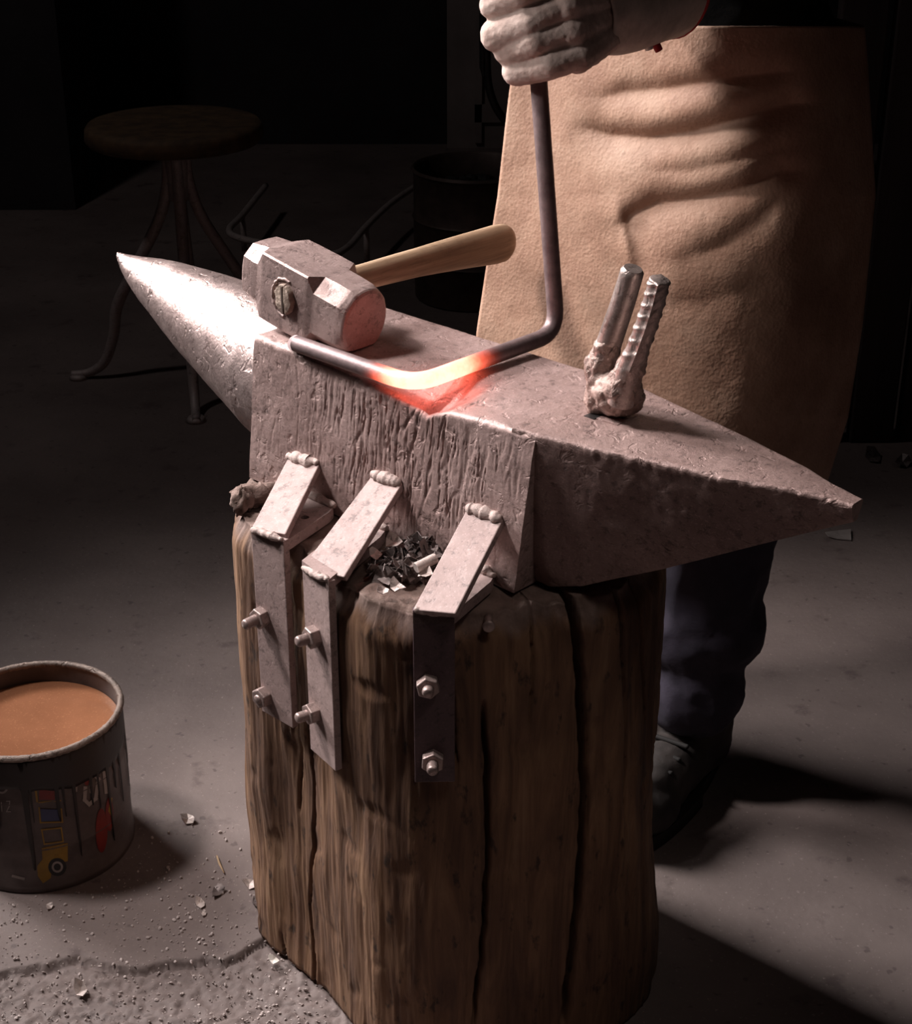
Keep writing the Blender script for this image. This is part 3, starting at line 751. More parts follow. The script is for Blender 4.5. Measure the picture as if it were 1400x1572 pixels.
# black plate standing in for the shade of the hole beside the tool
g = G(); g.box(aw(.203, -.006, .1690), (.006, .010, .0016), [U, N, Zv]); g.build('hardy_hole_shade', MAT_PBLACK, ANV, smooth=False)

# ------------------------------------------------------------------ scale flakes on the stump
def flake(g, c, size, th=.0006, curl=.4, nrm=None):
    n = rng.normal(size=3)*.8+np.array([0, 0, 1.0]) if nrm is None else np.array(nrm, float); n /= np.linalg.norm(n)
    a = np.cross(n, rng.normal(size=3)); a /= np.linalg.norm(a); b = np.cross(n, a)
    k = 7; ring = []
    for t in np.linspace(0, 2*math.pi, k, False):
        r = size*(.6+.6*rng.random()); q = r*math.cos(t)*a+.75*r*math.sin(t)*b+n*curl*size*(math.cos(t)**2)*.9
        ring.append(c+q)
    V = ring+[v-n*th for v in ring]+[c+n*0, c-n*th]
    F = [(i, (i+1) % k, 2*k) for i in range(k)]+[(k+(i+1) % k, k+i, 2*k+1) for i in range(k)]+[(i, k+i, k+(i+1) % k, (i+1) % k) for i in range(k)]
    g.add(V, F)
g = G()
c0 = at_z(632, 865, SZ+.003)
for i in range(150):
    ang = rng.random()*2*math.pi; r = math.sqrt(rng.random()); off = r*(math.cos(ang)*U*.030+math.sin(ang)*N*.048)
    q = c0+off; h = .020*(1-r)**.8*(1+.5*(off@N)/.05); q[2] = SZ+.003+h*rng.random()+.002
    flake(g, q, .005+.008*rng.random(), curl=1.3*rng.random())
o = g.build('scale_heap', MAT_FLAKE, at=c0, smooth=False); props(o, 'heap of dark curled iron scale flakes on the stump top between the brackets', 'iron scale', kind='stuff')
for (px, py, s, z, lab) in [(655, 880, .011, .014, 'pale flat flake at the foot of the bracket with the dark strap'), (588, 906, .007, .008, 'pale rounded flake at the front edge of the scale heap'), (608, 900, .010, .010, 'pale folded flake on the rim side of the scale heap'), (575, 850, .009, .016, 'grey curled flake on the side of the heap under the middle bracket'), (604, 832, .011, .022, 'long pale flake on top of the scale heap')]:
    c = at_z(px, py, SZ+z); g = G(); flake(g, c, s, .0009, .5, (rng.normal()*.4, -.4+rng.normal()*.3, 1))
    props(g.build('iron_flake', MAT_FLAKEL, at=c, smooth=False), lab, 'iron flake', 'pale flakes in the scale heap')
c = at_z(653, 868, SZ+.018); g = G(); g.tube([c-U*.003-N*.010, c+U*.002+N*.012+Zv*.004], .0052, 14); o = g.build('electrode_stub', MAT_FLAKEL, at=c); auto(o); props(o, 'pale rolled stub leaning in the scale heap against the brace', 'stub')
# nail in the stump side
c = at_plane(750, 957, (.03, 1.318, .5), (.05, -1, 0)); g = G(); g.tube([c+np.array([0, .012, 0]), c+np.array([0, -.006, 0])], [.004, .004], 12); g.ball(c+np.array([0, -.006, 0]), (.006, .002, .006)); props(g.build('nail', MAT_NUT, at=c), 'small nail head in the stump face under the heel', 'nail')

# ------------------------------------------------------------------ can of water
BC = np.array([-.525, 1.708, 0]); RB = .110
CAN = empty('water_can', BC, 'old paint can with dark drips standing on the floor, cut by the frame', 'can')
def build_can():
    g = G(); n = 96; rings = []
    for r, z in [(.102, .004), (.108, .004), (.1085, .0), (.1100, .003), (.1100, .010), (.1085, .012), (.1085, .060), (.1095, .064), (.1085, .068), (.1085, .128), (.1095, .132), (.1085, .136), (.1090, .190), (.1090, .196), (.1060, .196), (.1055, .160), (.1055, .008)]:
        rings.append([BC+np.array([r*math.cos(t), r*math.sin(t), z]) for t in np.linspace(0, 2*math.pi, n, False)])
    g.loft(rings); auto(g.build('can_body', MAT_CAN, CAN), 40)
    g = G(); rings = []; nn = 200
    for k in range(13):
        a = 2*math.pi*k/12; ring = []
        for t in np.linspace(0, 2*math.pi, nn, False):
            q = .0042*(1+.25*nz(math.cos(t)*30, math.sin(t)*30, math.cos(a)*2+3))
            r = .1085+q*math.cos(a); ring.append(BC+np.array([r*math.cos(t), r*math.sin(t), .1975+q*math.sin(a)]))
        rings.append(ring)
    g.loft(rings, cap=False); g.build('can_rim', MAT_RIM, CAN)
    # dried spill band with long drips running down the outside
    g = G(); ts = np.linspace(-math.pi*1.02, .55, 420); V = []; F = []
    drips = [(-1.86, .045, .095), (-1.78, .02, .06), (-1.46, .05, .12), (-1.40, .02, .05), (-1.12, .035, .055), (-1.05, .02, .05), (-.93, .025, .115), (-.72, .03, .05), (-.62, .02, .06), (-.47, .03, .12), (-.33, .035, .05), (-.2, .025, .08), (-2.1, .03, .05), (-2.3, .03, .09), (-2.6, .03, .06), (-2.9, .04, .1), (0.1, .03, .08), (.3, .03, .06)]
    def low(t):
        b = .040+.006*nz(t*6, 1, 1)+.012*float(ss(-1.6, -.9, t))*(1-float(ss(-.3, .2, t)))
        for c, w, L in drips: b = max(b, .040+L*math.exp(-((t-c)/(w*.55))**6))
        return b
    K = 10
    for t in ts:
        b = low(t)
        for k in range(K):
            z = .1955-b*k/(K-1); r = .1100+.0004*(k not in (0, K-1)); V.append(BC+np.array([r*math.cos(t), r*math.sin(t), z]))
    for i in range(len(ts)-1):
        for k in range(K-1): a = i*K+k; F.append((a, a+K, a+K+1, a+1))
    o = mesh('dried_drips', V, F, MAT_DRIP, CAN); s = o.modifiers.new('thick', 'SOLIDIFY'); s.thickness = .0006; s.offset = 1
    # printed label fragments
    def cyl(px, py, r=.1093):
        d = ray(px, py); a = d[0]**2+d[1]**2; q = CAM-BC; b = 2*(d[0]*q[0]+d[1]*q[1]); c = q[0]**2+q[1]**2-r*r
        k = (-b-math.sqrt(max(0, b*b-4*a*c)))/(2*a); return CAM+d*k
    def one(name, mat, f, *a, **k): q = G(); f(q, *a, **k); return q.build(name, mat, CAN)
    def patch(g, pts, r=.1093):
        # polygon in picture outline, filled as a fan on the can's curved side
        P = [np.array(p, float) for p in pts]; den = []
        for i in range(len(P)):
            for f in np.linspace(0, 1, 4, False): den.append(P[i]+(P[(i+1) % len(P)]-P[i])*f)
        c = sum(den)/len(den); n = len(den); V = []
        for s in (1, .5, .02): V += [cyl(*(c+(q-c)*s), r) for q in den]
        F = [(k*n+i, k*n+(i+1) % n, (k+1)*n+(i+1) % n, (k+1)*n+i) for k in range(2) for i in range(n)]
        g.add(V, F)
    def stroke(g, pts, w, closed=False, r=.1093):
        P = [np.array(p, float) for p in pts]
        segs = list(zip(P, P[1:]+P[:1])) if closed else list(zip(P[:-1], P[1:]))
        for a, b in segs:
            d = b-a; L = np.linalg.norm(d); d /= L; n = np.array([-d[1], d[0]])*w/2; V = []; F = []
            K = max(2, int(L/6)); a2 = a-d*w/2; b2 = b+d*w/2
            for i in range(K+1):
                q = a2+(b2-a2)*i/K; V += [cyl(*(q+n), r), cyl(*(q-n), r)]
            for i in range(K): F.append((2*i, 2*i+1, 2*i+3, 2*i+2))
            g.add(V, F)
    for pts, w, cl in [([(52, 1192), (57, 1230)], 3, False), ([(60, 1232), (93, 1229)], 2, False), ([(60, 1240), (62, 1263), (96, 1262), (94, 1242)], 2.2, False), ([(64, 1274), (94, 1271), (97, 1292), (68, 1296)], 2.2, True)]:
        one('yellow_outline_print', MAT_YEL, stroke, pts, w, cl)
    one('yellow_vehicle_print', MAT_YEL, patch, [(64, 1302), (104, 1294), (104, 1322), (66, 1330)]); one('yellow_vehicle_print', MAT_YEL, patch, [(57, 1330), (66, 1318), (80, 1330), (78, 1348), (66, 1356), (58, 1345)])
    def ringp(cx, cy, rx, ry, n=20, a0=0, a1=2*math.pi): return [(cx+rx*math.cos(t), cy+ry*math.sin(t)) for t in np.linspace(a0, a1, n, False)]
    g = G(); patch(g, ringp(88, 1331, 14, 14), .1095); g.build('wheel_print', MAT_PBLACK, CAN)
    one('wheel_hub_print', MAT_PWHITE, stroke, ringp(88, 1331, 7, 7), 3, True, .1097); one('pale_dash_print', MAT_PWHITE, stroke, [(139, 1200), (140, 1215)], 5)
    one('blue_window_print', MAT_PBLUE, patch, [(62, 1242), (92, 1243), (94, 1260), (64, 1261)], .1094)
    one('red_window_print', MAT_PRED, patch, [(60, 1196), (84, 1206), (84, 1228), (60, 1228)]); one('red_emblem_print', MAT_PRED, patch, ringp(156, 1275, 9, 34)); one('red_spot_print', MAT_PRED, patch, ringp(133, 1198, 4, 8)); one('red_flame_print', MAT_PRED, patch, ringp(168, 1250, 6, 26)); one('yellow_flash_print', MAT_YEL, stroke, [(171, 1226), (168, 1245), (172, 1252)], 3, False, .1096)
    for pts, w, cl in [([(131, 1210), (130, 1228), (137, 1235), (147, 1226), (151, 1196), (146, 1190)], 5.5, False), ([(160, 1186), (163, 1216)], 5, False), ([(97, 1208), (106, 1205)], 2, False), ([(118, 1196), (117, 1214)], 3, False), (ringp(3, 1208, 8, 9), 3, True), ([(10, 1230), (15, 1230), (14, 1238), (10, 1246), (16, 1246)], 1.6, False), ([(2, 1232), (3, 1245)], 1.6, False), ([(20, 1345), (36, 1349)], 4, False)]:
        one('pale_lettering', MAT_PWHITE, stroke, pts, w, cl)
build_can()
g = G(); rings = []
for r in (.1052, .08, .05, .02): rings.append([BC+np.array([r*math.cos(t), r*math.sin(t), .173]) for t in np.linspace(0, 2*math.pi, 64, False)])
rings = [[v+np.array([0, 0, -.160]) for v in rings[0]]]+rings
g.loft(rings); o = g.build('rusty_water', MAT_WATER, at=BC+np.array([0, 0, .012])); auto(o, 40); props(o, 'murky orange-brown water filling the old can', 'water')

# ------------------------------------------------------------------ person
PER = empty('person', (.25, 1.92, 0), 'person in a tan leather apron and black shirt behind the anvil, gripping the bar', 'person')
fwd = np.array([-.62, -.785, 0]); fwd /= np.linalg.norm(fwd); lat = np.array([-fwd[1], fwd[0], 0])  # lat: to the person's left
if lat[0] < 0: lat = -lat
PC = np.array([.275, 1.93, 0])
def b(l, f, z): return PC+lat*l+fwd*f+np.array([0, 0, z])
ANKL = np.array([.315, 1.845, .09]); KNL = np.array([.325, 1.86, .47]); HIPL = b(.09, 0, .88)
ANKR = np.array([.07, 2.01, .09]); KNR = np.array([.15, 1.98, .48]); HIPR = b(-.08, -.04, .88)
SHL = b(.19, 0, 1.41); SHR = b(-.19, 0, 1.41)
WRR = at_y(985, 8, 1.675); ELR = np.array([.335, 1.80, 1.165]); ELL = b(.30, .03, 1.14); WRL = b(.16, .20, 1.26)
def body_shapes(g, ex=0.0):
    g.capsule(b(0, 0, .92), b(0, .01, 1.12), .125+ex, .125+ex); g.capsule(b(-.07, 0, 1.10), b(-.07, -.01, 1.34), .105+ex, .10+ex); g.capsule(b(.07, 0, 1.10), b(.07, -.01, 1.34), .105+ex, .10+ex)
    g.capsule(b(-.05, 0, .93), b(.05, 0, .93), .12+ex, .12+ex); g.capsule(SHL, SHR, .062+ex, .062+ex)
def arm_shapes(g, ex=0.0, hands=True):
    for S_, E_, W_ in ((SHL, ELL, WRL), (SHR, ELR, WRR)):
        g.capsule(S_, E_, .052+ex, .042+ex); g.capsule(E_, W_, .042+ex, .030+ex)
g = G(); body_shapes(g); arm_shapes(g)
g.capsule(b(0, 0, 1.40), b(0, .02, 1.54), .055, .052)
hc = b(0, .05, 1.64)
g.ball(hc, (.072, .092, .108), [lat, fwd, Zv]); g.ball(hc+fwd*.035-Zv*.06, (.050, .055, .055), [lat, fwd, Zv])
g.capsule(hc+fwd*.088+Zv*.015, hc+fwd*.108-Zv*.025, .010, .015); g.capsule(hc+fwd*.080-lat*.02-Zv*.062, hc+fwd*.080+lat*.02-Zv*.062, .009, .009)
g.capsule(hc+fwd*.080-lat*.045+Zv*.028, hc+fwd*.080+lat*.045+Zv*.028, .012, .012)
for s in (-1, 1): g.ball(hc+lat*s*.074-Zv*.005, (.010, .022, .032), [lat, fwd, Zv])
for Hp, K, An in ((HIPL, KNL, ANKL), (HIPR, KNR, ANKR)): g.capsule(Hp, K, .080, .055); g.capsule(K, An, .055, .040)
# left hand resting, five fingers
wd = (WRL-ELL)/np.linalg.norm(WRL-ELL); g.capsule(WRL, WRL+wd*.07, .026, .030)
for i, L in enumerate((.060, .070, .066, .052)):
    p0 = WRL+wd*.085+Zv*(.028-.019*i); g.capsule(p0, p0+wd*L*.5-lat*.01, .0095, .009); g.capsule(p0+wd*L*.5-lat*.01, p0+wd*L*.7-lat*.035, .009, .0075)
g.capsule(WRL+wd*.03+Zv*.02, WRL+wd*.07+Zv*.055, .012, .010)
remeshed(g, 'body', MAT_SKIN, PER, .008, 4)
g = G(); g.ball(hc+Zv*.035-fwd*.018, (.080, .090, .090), [lat, fwd, Zv]); remeshed(g, 'hair', MAT_HAIR, PER, .008, 3, [(.01, .02)])
for s in (-1, 1):
    g = G(); g.ball(hc+fwd*.083+lat*s*.031+Zv*.012, .0105); g.build('eye', MAT_PWHITE, PER)
g = G(); body_shapes(g, .012); arm_shapes(g, .012); remeshed(g, 'black_shirt', MAT_SHIRT, PER, .009, 5, [(.018, .05)])
# trousers with stacked folds above the boots
g = G(); g.capsule(b(-.03, -.02, .90), b(.06, 0, .90), .128, .130)
for Hp, K, An in ((HIPL, KNL, ANKL), (HIPR, KNR, ANKR)):
    g.capsule(Hp, K, .105, .088); g.capsule(K+np.array([.012, 0, 0]), An+np.array([0, 0, .15]), .088, .074)
    g.capsule(An+np.array([.012, .0, .155]), An+np.array([-.01, 0, .15]), .077, .074); g.capsule(An+np.array([.0, 0, .135]), An+np.array([0.0, 0, .055]), .062, .070)
remeshed(g, 'trousers', MAT_TROUSER, PER, .007, 4, [(.012, .05)])
def boot(An, toe):
    d = toe-An; d[2] = 0; L = np.linalg.norm(d); d /= L; s = np.cross(d, Zv)
    g = G(); g.capsule(An*[1, 1, 0]+Zv*.055-d*.02, An*[1, 1, 0]+Zv*.16, .050, .056)
    g.capsule(An*[1, 1, 0]+Zv*.05, An*[1, 1, 0]+d*.09+Zv*.055, .043, .043); g.capsule(An*[1, 1, 0]+d*.09+Zv*.05, An*[1, 1, 0]+d*(L-.04)+Zv*.042, .043, .037)
    g.ball(An*[1, 1, 0]+d*(L-.062)+Zv*.042, (.050, .06, .036), [s, d, Zv])
    o = remeshed(g, 'boot', MAT_BOOT, PER, .005, 4, [(.005, .02)])
    g = G(); ring = []
    for t in np.linspace(0, 2*math.pi, 40, False):
        f = math.cos(t); w = .047*(1 if f > -.2 else .82); ring.append(An*[1, 1, 0]+d*(L*.5-.03+(L*.5+.035)*f)+s*w*math.copysign(abs(math.sin(t))**.7, math.sin(t)))
    g.loft([[v+Zv*.001 for v in ring], [v+Zv*.022 for v in ring]]); auto(g.build('boot_sole', MAT_SOLE, o), 40)
    g = G()
    for k in range(4): c = An*[1, 1, 0]+d*(.045+.022*k)+Zv*(.105-.008*k); g.capsule(c-s*.025, c+s*.025, .0035, .0035, 8)
    g.build('boot_lace', MAT_SOLE, o)
boot(ANKL, np.array([.205, 1.675, 0])); boot(ANKR, np.array([-.04, 1.85, 0]))

def build_apron():
    ys = np.arange(40, 772, 4.0)
    Lx = lambda y: interp(y, [40, 140, 200, 300, 400, 500, 600, 800], [800, 783, 776, 765, 749, 734, 722, 704])
    Rx = lambda y: interp(y, [40, 100, 300, 500, 640, 715, 800], [1325, 1330, 1342, 1322, 1300, 1276, 1250])
    us = np.concatenate([np.linspace(0, 1, 150), 1+np.linspace(.01, .16, 10)])
    # plan of the sheet: across from the free edge to the hip
    pu = [0, .14, .28, .42, .54, .66, .78, .88, .96, 1.0]; py_ = [1.925, 1.872, 1.818, 1.772, 1.742, 1.727, 1.732, 1.755, 1.80, 1.845]
    pc = np.array(catmull(list(zip(pu, py_)), 12)); plan_u = np.linspace(0, 1, 120); plan_y = np.interp(plan_u, pc[:, 0], pc[:, 1])
    for _ in range(60): plan_y[1:-1] = .25*plan_y[:-2]+.5*plan_y[1:-1]+.25*plan_y[2:]
    def bulge(px, py):
        d = 0.
        for pts, Aa, su, sd in [([(925, 150), (960, 140), (1020, 136), (1100, 122), (1180, 110)], .012, 16, 30),
                                ([(905, 198), (940, 207), (1000, 211), (1060, 202), (1130, 183), (1210, 158)], .019, 17, 36),
                                ([(950, 345), (975, 326), (1010, 312), (1080, 303), (1140, 288), (1200, 262)], .014, 17, 34),
                                ([(1000, 262), (1060, 262), (1130, 246), (1200, 225)], .006, 16, 26),
                                ([(1040, 400), (1100, 380), (1160, 340), (1195, 310)], .006, 20, 30),
                                ([(1000, 470), (1080, 462), (1170, 440)], .003, 22, 30)]:
            xs = [p[0] for p in pts]; v = interp(px, xs, [p[1] for p in pts])
            w = float(ss(xs[0]-40, xs[0]+50, px)*(1-ss(xs[-1]-30, xs[-1]+70, px)))
            e = py-v; d -= Aa*w*math.exp(-(abs(e)/(su if e < 0 else sd))**1.5)
        # drape line below the third fold
        vx = interp(py, [300, 395, 460], [945, 968, 972]); w = float(ss(290, 345, py)*(1-ss(375, 440, py)))
        e = px-vx; d += .008*w*math.exp(-(abs(e)/(26 if e < 0 else 9))**1.4)
        d += .010*float(ss(60, 260, py)*(1-ss(300, 620, py)))*math.exp(-((px-1000)/120)**2)
        d += .005*fbm(px/160, py/230, 3, 1, 2)+.0004*fbm(px/30, py/30, 7, 1, 2)
        # edge of the bib hem and flare of the free edge
        d += -.012*math.exp(-((px-830)/30)**2)*float(ss(420, 200, py))*.4
        return d
    V = []
    for y in ys:
        for u in us:
            uu = min(u, 1.0); px = Lx(y)+(Rx(y)-Lx(y))*uu
            Y = float(np.interp(uu, plan_u, plan_y))
            Y -= .00004*(y-300)*(1-uu*.5)  # skirt hangs clear of the legs
            Y -= bulge(px, y)*(1 if u <= 1 else 0)
            P = at_y(px, y, Y)
            if u > 1: P = P+np.array([-.25*(u-1)-(u-1)**2*1.2, (u-1)*.9, 0])
            V.append(P)
    m = len(us); F = [(j*m+i, j*m+i+1, (j+1)*m+i+1, (j+1)*m+i) for j in range(len(ys)-1) for i in range(m-1)]
    o = mesh('leather_apron', V, F, MAT_APRON, PER); fix_normals(o)
    s = o.modifiers.new('thick', 'SOLIDIFY'); s.thickness = .0035; s.offset = 0
    return o
build_apron()

def build_glove():
    rc = aw(.012, .118, .48)  # bar axis near the fist
    yb = 1.603
    g = G()
    fingers = [((886, 84), (842, 99), (793, 109), .0150), ((872, 46), (822, 62), (783, 77), .0162), ((866, 6), (812, 33), (762, 54), .0165), ((856, -40), (800, -12), (760, 6), .0160)]
    for i, (a, m_, e, r) in enumerate(fingers):
        A0 = at_y(*a, yb-.022); M0 = at_y(*m_, yb-.030); E0 = at_y(*e, yb-.014)
        D0 = at_y(e[0]+4, e[1]+2, yb+.020); T0 = at_y(m_[0]-8, m_[1]+4, yb+.030)
        r *= .96; g.capsule(A0, M0, r*1.0, r*1.06); g.capsule(M0, E0, r*1.06, r*1.0); g.capsule(E0, D0, r*.95, r*.92); g.capsule(D0, T0, r*.9, r*.8)
    # back of the hand and heel of the palm
    K = [at_y(*f[0], yb-.018) for f in fingers]; W = WRR+(WRR-ELR)*-.0
    wr = at_y(948, 10, 1.650)
    for k, r in zip(K, (.018, .021, .022, .022)): g.capsule(k, wr+(k-K[1])*.35, r, .026)
    g.capsule(at_y(880, 70, yb+.012), at_y(905, -30, yb+.02), .022, .024); g.capsule(at_y(862, 20, yb+.028), at_y(900, 0, yb+.03), .02, .024)
    # thumb leaves the side of the palm and closes over the index finger
    g.capsule(at_y(905, -30, yb+.015), at_y(860, -70, yb-.01), .020, .017); g.capsule(at_y(860, -70, yb-.01), at_y(812, -60, yb-.022), .017, .014)
    o = remeshed(g, 'work_glove', MAT_GLOVE, PER, .0018, 1, [(.0022, .020), (.0010, .005)])
    # gauntlet cuff flaring over the wrist
    axis = [at_y(900, 18, 1.628), at_y(930, 8, 1.645), at_y(965, -6, 1.668), at_y(1000, -22, 1.695), at_y(1015, -30, 1.708)]
    rad = [.038, .047, .050, .053, .054]
    pts = catmull(axis, 6); rr = [interp(i/(len(pts)-1), [0, .25, .5, .75, 1], rad) for i in range(len(pts))]
    rings = []
    for i, c in enumerate(pts):
        d = pts[min(i+1, len(pts)-1)]-pts[max(i-1, 0)]; d /= np.linalg.norm(d); a = np.cross(d, Zv); a /= np.linalg.norm(a); b2 = np.cross(a, d)
        rings.append([c+rr[i]*(1+.05*nz(math.cos(t)*1.5, math.sin(t)*1.5, i*.12))*(math.cos(t)*a+math.sin(t)*b2) for t in np.linspace(0, 2*math.pi, 40, False)])
    g2 = G(); g2.loft(rings, cap=False); cf = g2.build('cuff', MAT_CUFF, o); sm = cf.modifiers.new('thick', 'SOLIDIFY'); sm.thickness = .003
    g2 = G(); g2.tube([np.array(v) for v in rings[-1]]+[np.array(rings[-1][0])], .0042, 8, cap=False); g2.build('red_piping', MAT_RED, o)
    g2 = G(); q = at_y(888, 16, 1.580); g2.tube(catmull([at_y(884, -14, 1.588), at_y(888, 12, 1.584), at_y(905, 26, 1.590), at_y(914, 0, 1.6)], 6), .0045, 8); g2.build('red_lining', MAT_RED, o)
    g2 = G(); c = at_y(998, 64, 1.660); g2.tube([at_y(1006, 46, 1.664), at_y(1004, 62, 1.660), at_y(1012, 78, 1.660)], [.0045, .005, .004], 8); g2.build('red_tab', MAT_RED, o)
    g2 = G(); g2.tube([at_y(992, 58, 1.655), at_y(997, 76, 1.655)], [.0065, .004], 10); g2.build('white_tab', MAT_WHITE, o)
    # lower seam of the glove
    g2 = G(); g2.tube(catmull([at_y(850, 116, yb-.008), at_y(880, 103, yb-.004), at_y(905, 84, yb), at_y(945, 66, 1.625), at_y(985, 57, 1.65)], 6), .0038, 8); g2.build('glove_seam', MAT_GLOVE, o)
build_glove()

# ------------------------------------------------------------------ stool
ST = empty('stool', (-.58, 3.36, 0), 'round wooden stool on splayed iron legs in the dark behind the horn', 'stool')
sc = np.array([-.58, 3.36, 0])
g = G(); rings = []
for r, z in [(.150, .522), (.176, .524), (.182, .532), (.182, .552), (.176, .560), (.150, .562), (.05, .561)]:
    rings.append([sc+np.array([r*math.cos(t)*(1+.01*nz(t*3, z*50, 0)), r*math.sin(t), z]) for t in np.linspace(0, 2*math.pi, 72, False)])
g.loft(rings); auto(g.build('seat', MAT_STOOLWOOD, ST), 50)
g = G(); g.tube([sc+Zv*.40, sc+Zv*.525], [.022, .028], 16); g.build('hub', MAT_STOOLMETAL, ST)
for k in range(4):
    a = math.radians([180, -80, 8, 95][k]); e = np.array([math.cos(a), math.sin(a), 0])
    pts = catmull([sc+e*.018+Zv*.515, sc+e*.022+Zv*.44, sc+e*.045+Zv*.36, sc+e*.10+Zv*.26, sc+e*.150+Zv*.17, sc+e*.165+Zv*.10, sc+e*.19+Zv*.04, sc+e*.225+Zv*.014, sc+e*.265+Zv*.008], 8)
    g = G(); g.tube(pts, [interp(i, [0, len(pts)*.5, len(pts)-1], [.012, .0125, .009]) for i in range(len(pts))], 12); lg = g.build('leg', MAT_STOOLMETAL, ST)
    g = G(); g.tube([sc+e*.25+Zv*0, sc+e*.25+Zv*.010], [.022, .016], 16); g.build('foot_pad', MAT_STOOLMETAL, lg)

# ------------------------------------------------------------------ dim things at the back
DR = empty('fire_drum', (.045, 3.95, 0), 'sooty steel drum of coal in the dark between hammer handle and apron', 'drum')
g = G(); rings = []
for r, z in [(.140, 0), (.148, .004), (.150, .10), (.154, .105), (.150, .11), (.150, .20), (.154, .205), (.150, .21), (.150, .315), (.156, .322), (.150, .328), (.143, .322), (.142, .25)]:
    rings.append([np.array([.045+r*math.cos(t), 3.95+r*math.sin(t), z]) for t in np.linspace(0, 2*math.pi, 48, False)])
g.loft(rings); auto(g.build('drum_shell', MAT_DRUM, DR), 50)
g = G()
for i in range(90):
    a = rng.random()*6.283; r = .12*math.sqrt(rng.random()); g.ball((.045+r*math.cos(a), 3.95+r*math.sin(a), .262+.035*rng.random()*(1-r/.16)), (.012+.01*rng.random(), .01+.01*rng.random(), .010), None, 7, 5)
g.add(*(lambda n: ([np.array([.045+.141*math.cos(t), 3.95+.141*math.sin(t), .258]) for t in np.linspace(0, 6.2832, n, False)], [tuple(range(n))]))(32))
o = g.build('coal', MAT_COAL, at=(.045, 3.95, .25), smooth=False); props(o, 'black coal lumps heaped in the sooty drum', 'coal', kind='stuff')
TF = empty('tube_frame', (-.30, 4.5, 0), 'low bent metal tube frame on the floor in the dark beyond the hammer', 'metal frame')
zf = .10
lp = [at_z(408, 285, zf), at_z(372, 330, zf), at_z(352, 352, zf), at_z(366, 365, zf), at_z(430, 379, zf), at_z(500, 391, zf), at_z(533, 380, zf), at_z(562, 348, zf), at_z(600, 312, zf), at_z(640, 285, zf)]
g = G(); g.tube(catmull(lp, 8), .009, 10); g.build('frame_loop', MAT_TUBE, TF)
for q in (lp[1], lp[4], lp[7]):
    g = G(); g.tube([q, np.array([q[0], q[1], 0.])], .008, 10); g.build('leg', MAT_TUBE, TF)
g = G(); g.tube(catmull([(at_y(742, -40, 3.3)+at_y(748, 20, 3.3))/2*[1, 1, 0]+Zv*3.195, at_y(742, -40, 3.3), at_y(748, 20, 3.3), at_y(747, 80, 3.3), at_y(752, 140, 3.3), at_y(776, 186, 3.32), at_y(830, 230, 3.4), at_y(900, 300, 3.45)], 8), .008, 10)
# the hose hangs from above and curls down behind the person to the floor
o = g.build('hanging_hose', MAT_RUBBER, at=at_y(748, 20, 3.3)); props(o, 'black rubber hose hanging in the dark beside the glove', 'hose')

# ------------------------------------------------------------------ litter on the floor
def chip(px, py, s, lab, mat=MAT_FLAKEL, name='floor_chip', cat='chip', tilt=(.2, -.3, 1), grp='chips on the floor', curl=.5):
    c = at_z(px, py, .004); g = G(); flake(g, c, s, .0016, curl, tilt)
    V = np.array(g.V); V[:, 2] += .0006-V[:, 2].min() if py < 1480 else -.004-V[:, 2].min(); g.V = [tuple(v) for v in V]
    props(g.build(name, mat, at=c, smooth=False), lab, cat, grp)
chip(289, 1257, .011, 'grey chip on the floor at the tip of the can shadow')
chip(335, 1368, .011, 'dark chip on the floor beside the pale splinter', MAT_FLAKE)
chip(306, 1385, .010, 'curved grey chip on the floor between can shadow and stump')
chip(383, 1357, .009, 'pale chip on the floor close to the left foot of the stump')
chip(393, 1385, .009, 'thin dark chip on the floor next to the stump crack', MAT_FLAKE)
chip(123, 1515, .012, 'pale curled sliver on the broken floor at the bottom left', curl=.9)
chip(76, 1390, .006, 'small pale chip in front of the old can')
chip(420, 1472, .007, 'small white pebble at the foot of the stump', MAT_WHITE)
chip(313, 1400, .005, 'tiny pale chip just below the curved grey chip')
chip(1290, 820, .030, 'pale scrap of paper on the floor beyond the heel tip', MAT_PWHITE, 'paper_scrap', 'paper scrap', (0, 0, 1), 'scraps on the floor', .1)
chip(1283, 656, .018, 'light scrap by the hem of the apron', MAT_PWHITE, 'paper_scrap', 'paper scrap', (.2, -.6, 1), 'scraps on the floor', .3)
chip(1340, 702, .022, 'crumpled scrap at the foot of the dark boards', MAT_FLAKE, 'paper_scrap', 'paper scrap', (.2, -.4, 1), 'scraps on the floor', .6)
chip(1385, 712, .020, 'dark crumpled scrap under the boards at the frame edge', MAT_FLAKE, 'paper_scrap', 'paper scrap', (.1, -.5, 1), 'scraps on the floor', .6)
g = G(); g.tube([at_z(333, 1314, .003), at_z(337, 1326, .004), at_z(344, 1340, .003)], [.0012, .0016, .0008], 8); props(g.build('splinter', MAT_STRAW, at=at_z(338, 1328, .0)), 'thin pale wood splinter lying on the floor', 'splinter')
g = G()
for i in range(1500):
    px = rng.uniform(-20, 500); py = 1250+322*rng.random()**.6
    c = at_z(px, py, 0)
    if c[0] > -.14 or math.hypot(c[0]-BC[0], c[1]-BC[1]) < .115: continue
    s = .0007+.0016*rng.random()**3; low = py > 1490-.06*abs(px-200)
    n = 6; A3 = rng.normal(size=(3, 3)); q, _ = np.linalg.qr(A3)
    g.ball(c+Zv*(s*.6-(.007 if low else 0)), (s*1.3, s, s*.7), q, 6, 4)
o = g.build('grit', MAT_GRIT, at=(-.4, 1.5, 0), smooth=False); props(o, 'pale grit scattered over the floor around the stump', 'grit', kind='stuff')

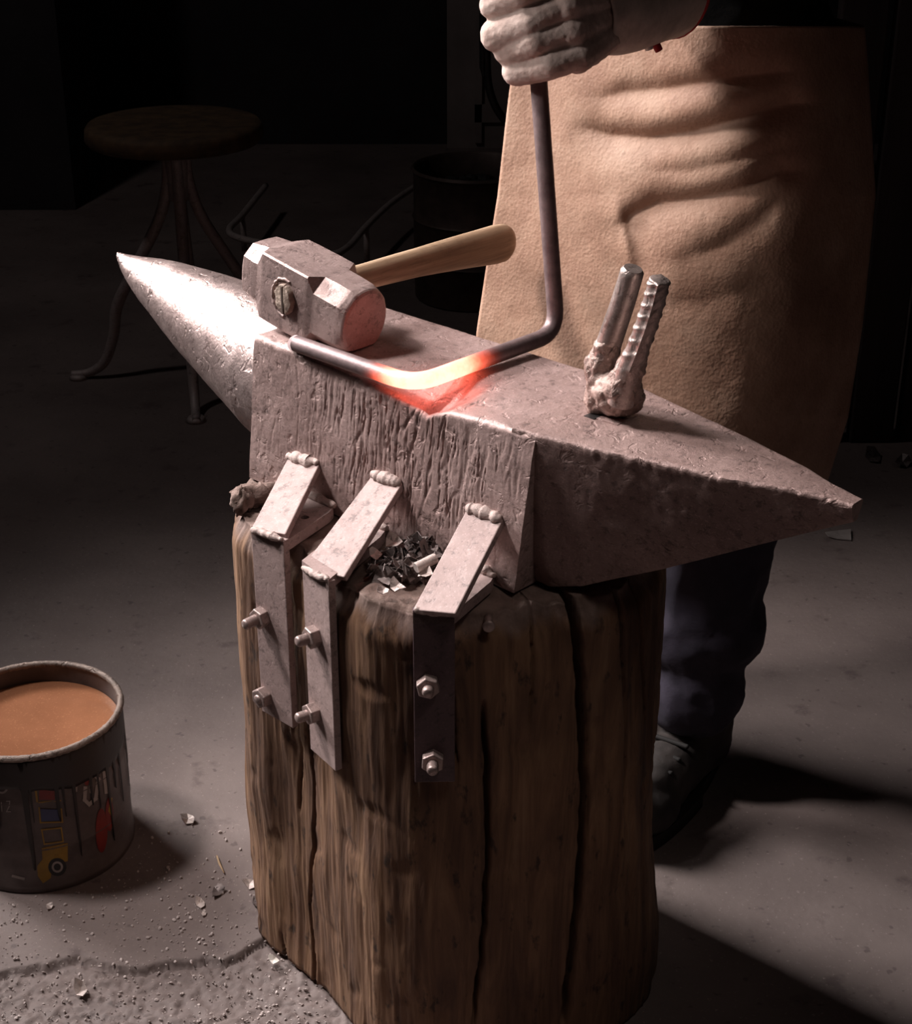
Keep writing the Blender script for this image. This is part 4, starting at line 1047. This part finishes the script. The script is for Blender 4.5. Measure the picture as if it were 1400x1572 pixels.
# ------------------------------------------------------------------ light, world, camera
def light(name, ty, p, target, energy, color, **k):
    l = bpy.data.lights.new(name, ty); l.energy = energy; l.color = color
    for a, v in k.items(): setattr(l, a, v)
    o = bpy.data.objects.new(name, l); o.location = Vector(p); o.rotation_euler = (Vector(target)-Vector(p)).to_track_quat('-Z', 'Y').to_euler(); COL.objects.link(o); return o
light('key_lamp', 'SPOT', (-1.45, 1.70, 2.45), (-.27, 1.55, .84), 262, (1.0, .925, .90), spot_size=math.radians(45), spot_blend=1.0, shadow_soft_size=.18)
light('rear_softbox', 'AREA', (-1.75, 2.75, 1.75), (-.25, 1.70, .70), 12, (1.0, .95, .93), shape='SQUARE', size=.8, spread=math.radians(50))
light('side_lamp', 'SPOT', (-1.5, .95, 1.75), (.02, 1.58, 1.06), 75, (1.0, .93, .90), spot_size=math.radians(14), spot_blend=1.0, shadow_soft_size=.12)
light('front_fill', 'POINT', (.7, .1, 2.5), (0, 0, 0), .5, (1.0, .84, .78), shadow_soft_size=.3)  # weak unseen fill added on the camera side
light('stump_fill', 'SPOT', (.75, .15, 2.9), (.06, 1.33, .50), 34, (1.0, .88, .80), spot_size=math.radians(17), spot_blend=1.0, shadow_soft_size=.25)  # added spot that lifts the dim right front of the stump
light('back_fill', 'POINT', (-1.7, 2.6, 2.9), (0, 0, 0), 17, (1.0, .92, .90), shadow_soft_size=.1)  # unseen light added to brighten the back floor and stool

w = bpy.data.worlds.new('dim_room'); scene.world = w; w.use_nodes = True
w.node_tree.nodes['Background'].inputs[0].default_value = (1.0, .45, .42, 1); w.node_tree.nodes['Background'].inputs[1].default_value = .005

cam = bpy.data.cameras.new('camera'); co = bpy.data.objects.new('camera', cam); COL.objects.link(co)
co.location = (0, 0, H); co.rotation_euler = (math.radians(90)-PITCH, 0, 0)
cam.sensor_fit = 'VERTICAL'; cam.sensor_height = 24; cam.lens = FPX*24/1572; cam.clip_start = .01
scene.camera = co
vs = scene.view_settings; scene.display_settings.display_device = 'sRGB'
vs.view_transform = 'Standard'; vs.look = 'None'; vs.gamma = 1; vs.exposure = 0; vs.use_curve_mapping = False
